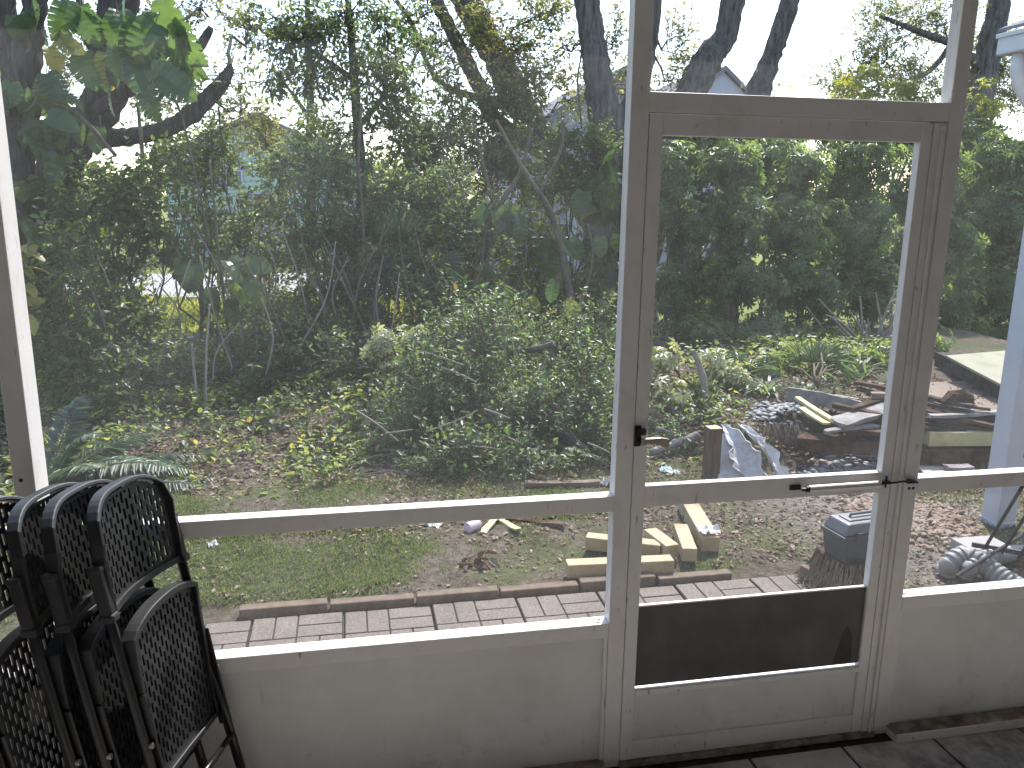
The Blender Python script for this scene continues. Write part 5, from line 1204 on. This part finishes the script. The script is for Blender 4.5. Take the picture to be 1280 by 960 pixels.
mid = [(285, 325, 5.8, 30, 42, .55, .1), (295, 350, 5.8, 75, 38, .6, .1), (305, 330, 5.8, 10, 40, .75, .3), (275, 345, 5.8, 100, 42, .5, .1), (255, 335, 5.9, 130, 34, .3, 0), (240, 330, 5.9, 100, 36, .25, 0), (310, 350, 5.7, 50, 36, .7, .1), (265, 360, 5.8, 95, 36, .35, 0), (290, 375, 5.8, 90, 32, .3, 0), (225, 325, 6, 120, 26, .3, 0)]
vine('climbing_vine', 'bright green clump of heart shaped vine leaves before the pale driveway', mid, [[(275, 330, 5.9, 2), (285, 420, 5.9, 2), (290, 470, 5.8, 2)], [(262, 200, 6, 1.4), (272, 300, 5.9, 1.4), (275, 330, 5.9, 1.5)]], 32)
ctr = [(622, 262, 6.6, 60, 36, .4, .2), (640, 255, 6.6, 90, 34, .45, .1), (610, 258, 6.7, 130, 30, .25, 0), (648, 270, 6.6, 75, 32, .35, .2), (595, 250, 6.8, 140, 26, .2, 0)]
vine('climbing_vine', 'few pale green vine leaves on the thin stem above the palms', ctr, [[(600, 400, 6.7, 3), (602, 320, 6.7, 3), (612, 270, 6.7, 3), (625, 240, 6.7, 2)]], 33)
col_ = [(765, 195, 7.6, 150, 44, .35, 0), (772, 215, 7.6, 160, 40, .35, .1), (755, 220, 7.6, 120, 34, .4, 0), (760, 240, 7.5, 110, 40, .3, 0), (778, 245, 7.5, 110, 44, .25, 0), (740, 250, 7.6, 95, 34, .95, 0), (730, 240, 7.6, 110, 30, .5, 0), (770, 270, 7.5, 100, 40, .2, 0), (750, 285, 7.5, 110, 40, .2, 0)]
col_ += region(762, 250, 22, 50, 12, 7.5, 28, 40, g0, .25, .15)+region(760, 330, 20, 50, 8, 7.2, 22, 32, g0, .5, .35)+[(700, 285, 7.0, 95, 34, .55, 0), (690, 300, 7.0, 110, 36, .4, 0), (685, 315, 7.0, 90, 34, .6, 0), (700, 325, 7.0, 80, 26, .97, 0), (712, 300, 7.0, 60, 28, .3, 0), (662, 372, 6.4, 60, 26, .96, 0), (695, 350, 6.4, 110, 30, .4, 0), (705, 378, 6.2, 50, 28, .7, 0)]
vine('climbing_vine', 'column of pale heart shaped vine leaves hugging the oak left of the door frame', col_, [[(770, 190, 7.7, 3), (765, 260, 7.6, 3), (760, 340, 7.4, 3), (755, 400, 7.0, 3)], [(680, 250, 7, 2.5), (700, 300, 7, 3), (712, 360, 6.8, 4), (722, 420, 6.5, 4)]], 34)
yl = [(35, 315, 5.2, 20, 26, .95, 0), (38, 335, 5.2, -10, 24, .97, 0), (30, 330, 5.2, 60, 24, .93, 0), (32, 355, 5.2, 40, 22, .96, 0), (34, 395, 5.1, 50, 24, .95, 0), (25, 320, 5.2, -40, 24, .93, 0), (30, 375, 5.2, 10, 22, .9, 0)]
vine('climbing_vine', 'small cluster of yellow leaves peeping out beside the white left post', yl, [[(20, 470, 5.2, 2), (24, 380, 5.2, 2), (28, 315, 5.2, 2)]], 35)
# ------------------------------------------------------------------ palms, ferns, straps
fan_palm('fan_palm', 'fan palm with folded drooping blades in the middle of the shrubs', (.95, 6.5), [(538, 335, 6.3, 60, 50), (545, 330, 6.3, 10, 48), (530, 345, 6.3, 110, 46), (505, 320, 6.5, 150, 44), (500, 300, 6.6, -100, 48), (520, 300, 6.7, -60, 40)], 41, trunk=.3)
fan_palm('fan_palm', 'smaller fan palm with a brown shaggy stem right of the drooping one', (1.45, 6.3), [(608, 355, 6.1, 40, 46), (605, 350, 6.1, 140, 40), (612, 352, 6.0, 85, 42), (604, 345, 6.2, -60, 34)], 42, trunk=.6, n=18)
fan_palm('fan_palm', 'spiky young palm before the pale garage', (.45, 7.6), [(492, 262, 7.6, -110, 40), (498, 265, 7.6, -70, 44), (488, 275, 7.6, -160, 40), (500, 285, 7.5, 30, 38)], 43, n=16, trunk=.4)
p = gat(1005, 490, .22); fan_palm('fan_palm', 'low fan palm at the foot of the glossy shrubs beyond the wood heap', (p[0], p[1]-.2), [(1000, 455, 4.45, -110, 40), (1030, 452, 4.4, -40, 42), (1018, 455, 4.35, -85, 40), (975, 462, 4.4, 190, 36), (1050, 462, 4.35, 10, 38)], 44, n=16)
fp = gat(60, 610, .0)
feather_plant('fern', 'large feathery fern behind the stacked chairs', (fp[0]-.05, fp[1]+.1, -.08), [((.75, -.25, .55), 1.05, .35), ((.9, .1, .5), 1.0, .4), ((.5, -.5, .7), .85, .35), ((.6, .5, .6), .95, .35), ((.95, .15, .12), 1.0, .12), ((.9, -.1, .22), .95, .18), ((.95, -.4, .35), .95, .3), ((.2, .3, .9), .9, .3), ((.85, .35, .4), 1.05, .3), ((.4, -.1, .9), .9, .45), ((.8, -.1, .75), .95, .5)], 45, ll=.19, lw=.024, n=44)
fp = at(745, 560, 3.35); feather_plant('fern', 'small sunlit fern frond beside the fallen grey log', (fp[0], fp[1], float(gh(fp[0], fp[1]))), [((-.75, -.3, .75), .38, .3), ((.3, -.3, .8), .35, .3), ((-.4, -.6, .6), .35, .3)], 46, ll=.09, lw=.016, n=22)
for k, (px, py, n, L, lab) in enumerate([(955, 492, 60, .42, 'clump of grassy strap leaves behind the river stones'), (1075, 470, 26, .5, 'clump of strap leaves below the bare cane stems'), (1008, 492, 40, .32, 'clump of strap leaves around the foot of the low fan palm'), (930, 490, 24, .3, 'small clump of strap leaves beside the variegated shrub'), (100, 495, 8, .75, 'few long sword shaped leaves in the shade by the left post')]):
    p = G(px, py); strap_plant('strap_plant', lab, (p.x, p.y), n, L, 50+k, w=.014 if k < 4 else .035, group='strap leaved plants')
# weed at the lower right
p = G(1272, 728); shrub('weed', 'small green weed growing by the right wall panel', 'plant', [(1268, 712, 1.25, 18, 16), (1280, 700, 1.35, 16, 16)], 'lime', .03, .4, 1.4, seed=60, base=(p.x, p.y), stem_r=.004, tl=(.05, .1))
# ------------------------------------------------------------------ bare branches, log, hanging stems
m = MB(); limb(m, [(672, 470, 4.2, 4), (690, 500, 3.95, 6), (705, 535, 3.7, 7), (735, 570, 3.45, 8), (775, 604, 3.2, 9)], 10, 3, .2); solo(m, 'fallen_log', 'bark_pale', 'weathered grey log slanting through the leafy shrub to the middle post', 'log', smooth=True)
m = MB(); limb(m, [(640, 440, 4.3, 3), (665, 437, 4.2, 4), (692, 430, 4.1, 4)], 8, 3, .2); solo(m, 'broken_branch', 'bark_pale', 'short grey broken branch poking out of the leafy shrub', 'branch', smooth=True)
m = MB(); limb(m, [(815, 566, 3.3, 5), (840, 556, 3.35, 5), (872, 545, 3.4, 6)], 8, 4, .2); limb(m, [(820, 535, 3.6, 2.5), (850, 545, 3.5, 2.5), (882, 560, 3.4, 2)], 8, 4, .2); solo(m, 'fallen_branch', 'grey_wood', 'forked dead branch lying behind the brown post stub', 'branch', smooth=True)
sticks('bare_sapling', 'bare dark sapling forking before the lavender house', [[(605, 420, 6.8, 5), (608, 330, 6.8, 4), (618, 270, 6.8, 4), (650, 215, 6.8, 3), (665, 160, 6.8, 2)], [(620, 268, 6.8, 3), (600, 190, 6.8, 2), (590, 150, 6.8, 1.5)], [(720, 420, 6.4, 5), (705, 340, 6.4, 4), (690, 270, 6.4, 3.5), (650, 205, 6.4, 3), (620, 150, 6.4, 2)], [(675, 240, 6.4, 2.5), (700, 190, 6.4, 2), (705, 150, 6.4, 1.5)], [(718, 400, 6.4, 3), (740, 330, 6.5, 2), (735, 280, 6.5, 1.5)]], 'stem')
sticks('bare_sapling', 'thin pale stems rising from the litter below the bright vine leaves', [[(252, 560, 4.8, 1.6), (250, 520, 4.9, 1.6), (243, 470, 5, 1.6), (240, 430, 5, 1.5)], [(256, 560, 4.8, 1.6), (257, 500, 4.8, 1.6), (258, 440, 4.9, 1.5), (262, 380, 5, 1.3)], [(250, 555, 4.8, 2.2), (215, 548, 4.7, 2.0), (190, 552, 4.6, 1.8)], [(250, 555, 4.8, 2), (290, 560, 4.7, 2), (320, 590, 4.3, 1.5)]], 'stem_pale')
sticks('bare_sapling', 'long hanging aerial root right of the leaning trunks', [[(725, -20, 9, 1.5), (727, 60, 9, 1.3), (722, 100, 9, 1.2), (727, 160, 9, 1.2)]], 'stem')
sticks('bare_sapling', 'thin dark stem hanging down through the tall blue green shrub', [[(452, 130, 6.9, 2), (448, 200, 6.8, 2), (453, 260, 6.7, 2), (455, 330, 6.6, 2)]], 'stem')
lines = []
r = random.Random(12)
for k in range(22):
    x0 = 1090+r.uniform(-14, 22); x1 = x0+r.uniform(-50, 60); y1 = r.uniform(385, 430); Yq = 6.0+r.uniform(-.2, .4)
    lines.append([(x0, 480, Yq, 1.9), ((x0+x1)/2-(x1-x0)*.18, 440, Yq, 1.7), (x1, y1, Yq, 1.3), (x1+(x1-x0)*.5, y1-r.uniform(5, 30), Yq, .9)])
sticks('cane_clump', 'bundle of thin bare pale canes before the glossy shrubs beside the door frame', lines, 'stem_pale', 'canes')
lines = []
for k in range(10):
    x0 = r.uniform(440, 760); y0 = r.uniform(400, 560); a = r.uniform(-1, 1); L = r.uniform(25, 60); Yq = 4.6-(y0-400)/160*.9-.5
    lines.append([(x0, y0, Yq, 1.4), (x0+L*.5, y0+a*L*.4, Yq-.05, 1.3), (x0+L, y0+a*L*.9, Yq-.08, .8)])
sticks('dead_twigs', 'pale dead twigs caught in the broad leafy shrub', lines, 'stem_pale', 'twigs')
lines = []
for k in range(14):
    x0 = r.uniform(170, 480); y0 = r.uniform(470, 610); p = G(x0, y0); a = r.uniform(-.9, .9)
    q = G(x0+r.uniform(40, 90), y0+a*30); lines.append((Zg(p, .02), Zg((p+q)/2, .06), Zg(q, .03)))
m = MB()
for l in lines: m.tube(l, [.006, .005, .003], 5)
o = solo(m, 'fallen_twigs', 'stem_pale', 'thin fallen twigs scattered over the leaf litter', 'twigs'); o['kind'] = 'stuff'
lines = []
r = random.Random(21)
for k in range(46):
    x0 = r.uniform(120, 480); y0 = r.uniform(380, 480); a = r.uniform(-.5, .5); L = r.uniform(60, 150); Yq = 5.2+(480-y0)/100*1.6; Yq += r.uniform(-.3, .2); b = r.uniform(-12, 12)
    lines.append([(x0, y0, Yq, r.uniform(.9, 1.6)), (x0+a*L*.5+b, y0-L*.5, Yq+.05, 1.1), (x0+a*L-b*.4, y0-L, Yq+.1, .7)])
sticks('bare_vine', 'tangle of thin bare stems and vines through the thicket on the left', lines[:26], 'stem_pale', 'stems')
sticks('bare_vine', 'tangle of thin dark stems through the shrubs under the fan palm', [[(q[0]+180, q[1]-20, q[2], q[3]) for q in l] for l in lines[26:]], 'stem', 'stems')
m = MB(); limb(m, [(868, 440, 4.0, 4), (878, 470, 3.9, 4.5), (884, 520, 3.8, 4.5)], 8, 3, .1); solo(m, 'stake', 'stem_pale', 'thin grey stake standing in the pale variegated shrub', 'stake', smooth=True)
# ------------------------------------------------------------------ ground stuff
def scatter(n, x, y, keep, g):
    X = g.uniform(*x, n); Y = g.uniform(*y, n); k = keep(X, Y, g); return X[k], Y[k]
g = np.random.default_rng(90)
noroom = lambda X, Y: (Y > 1.5) | (X > 2.5)
# grass
X, Y = scatter(330000, (-2.6, 4.4), (1.15, 3.6), lambda X, Y, g: noroom(X, Y) & (g.random(len(X)) < np.clip((vnoise(X, Y, 1.6)-.28)*3.0+(vnoise(X, Y, 6)-.5)*1.2, .04, 1)*ss(Y, 3.5, 2.7)*(1-.75*ss(X, 1.6, 2.6))), g)
P = np.stack([X, Y, gh(X, Y)-.004], 1); n = len(P); D = unit(np.stack([g.normal(size=n)*.6, g.normal(size=n)*.6, np.full(n, .8)], 1)); Lb = g.uniform(.012, .035, n)
V, F = leafgeo(P, D, g.normal(size=(n, 3)), Lb, Lb*.16, .2, .2); o = fastmesh('grass', V, F, LF['grass'], None, np.repeat(g.random(n), 2)); tag(o, 'short patchy grass of the small lawn', 'grass', kind='stuff')
# fallen leaves
X, Y = scatter(70000, (-3.2, 5.5), (.75, 8), lambda X, Y, g: noroom(X, Y) & (g.random(len(X)) < np.clip(.25+1.6*(vnoise(X, Y, 2.2)-.35)+.5*ss(Y, 2.6, 3.4)+.75*ss(X, 1.5, 2.1)*ss(Y, 2.9, 2.5), .06, 1)), g)
P = np.stack([X, Y, gh(X, Y)+.008], 1); n = len(P); D = unit(np.stack([g.normal(size=n), g.normal(size=n), g.normal(size=n)*.28], 1)); Lb = g.uniform(.018, .055, n)*np.where(Y < 2.9, .75, 1)
V, F = leafgeo(P, D, np.array([0, 0, 1.0])+g.normal(size=(n, 3))*.4, Lb, Lb*g.uniform(.4, .6, n), .35, .1); o = fastmesh('leaf_litter', V, F, LF['litter'], None, np.repeat(g.random(n), 2)); tag(o, 'dry brown fallen leaves over the yard', 'leaf litter', kind='stuff')
# ground cover
X, Y = scatter(210000, (-3.4, 5.8), (2.7, 8.5), lambda X, Y, g: (g.random(len(X)) < np.clip((vnoise(X, Y, 1.3)-.22)*1.5+(vnoise(X, Y, 5)-.5)*1.3, 0.04, 1)*ss(Y, 2.8, 3.6)*(1-.55*ss(X, 2.2, 2.8))*(1-ss(X, 3.0, 3.1)*ss(Y, 5.4, 4.9))), g)
n = len(X); P = np.stack([X, Y, gh(X, Y)+g.uniform(.0, .17, n)*ss(Y, 3.2, 4.4)], 1); D = unit(np.stack([g.normal(size=n), g.normal(size=n), g.normal(size=n)*.5+.15], 1)); Lb = g.uniform(.025, .075, n)
V, F = leafgeo(P, D, np.array([0, 0, 1.0])+g.normal(size=(n, 3))*.35, Lb, Lb*g.uniform(.5, .75, n), .25, .15); o = fastmesh('ground_cover', V, F, LF['cover'], None, np.repeat(g.random(n), 2)); tag(o, 'low trailing green plants on the shaded slope', 'ground cover', kind='stuff')
# reddish gravel at the right: chips as one mass
gv = np.array([[1, 0, 0], [-1, 0, 0], [0, 1, 0], [0, -1, 0], [0, 0, 1], [0, 0, -1]]); gf = [(0, 2, 4, 4), ]
X, Y = scatter(2600, (2.75, 3.75), (1.25, 2.5), lambda X, Y, g: g.random(len(X)) < np.clip(1.5-2.0*np.hypot((X-3.35)/.6, (Y-1.95)/.75), 0, 1), g)
m = MB(); r = random.Random(3)
for x, y in zip(X, Y):
    s = r.uniform(.012, .03); a = r.uniform(0, 6.3); m.box((-s, -s*.7, -s*.4), (s, s*.7, s*.4), r.uniform(.5, .9), rot=Euler((r.uniform(-.5, .5), r.uniform(-.5, .5), a)).to_matrix(), loc=(x, y, float(gh(x, y))+s*.3))
o = m.build('gravel', 'red_gravel'); o.modifiers.new('b', 'BEVEL').width = .005; tag(o, 'reddish stone chips spread beside the white outer post', 'gravel', kind='stuff')
# sunny grass tufts past the fence
X, Y = scatter(26000, (-8, 3), (8.6, 13), lambda X, Y, g: g.random(len(X)) < .8, g); n = len(X)
P = np.stack([X, Y, gh(X, Y)-.01], 1); D = unit(np.stack([g.normal(size=n)*.5, g.normal(size=n)*.5, np.full(n, .9)], 1)); Lb = g.uniform(.05, .14, n)
V, F = leafgeo(P, D, g.normal(size=(n, 3)), Lb, Lb*.14, .2, .3); o = fastmesh('grass', V, F, LF['lime'], None, np.repeat(g.random(n), 2)); tag(o, 'long sunlit grass around the chain link fence', 'grass', kind='stuff')
# far wood behind the houses
VV, RR = [], []
for k in range(26):
    x = -34+2.6*k; y = 30+g.uniform(-2, 4); h = g.uniform(2.2, 3.6); (V, F, rn), tw, A = leaves_alternate(np.array([x, y, h*.45]), np.array([2.4, 1.5, h*.62]), g, .34, .5, 1.6); VV.append((V, F)); RR.append(rn)
V, F = cat_geo(VV); o = fastmesh('far_trees', V, F, LF['far'], None, np.concatenate(RR)); tag(o, 'far off line of trees beyond the houses', 'trees', kind='stuff')
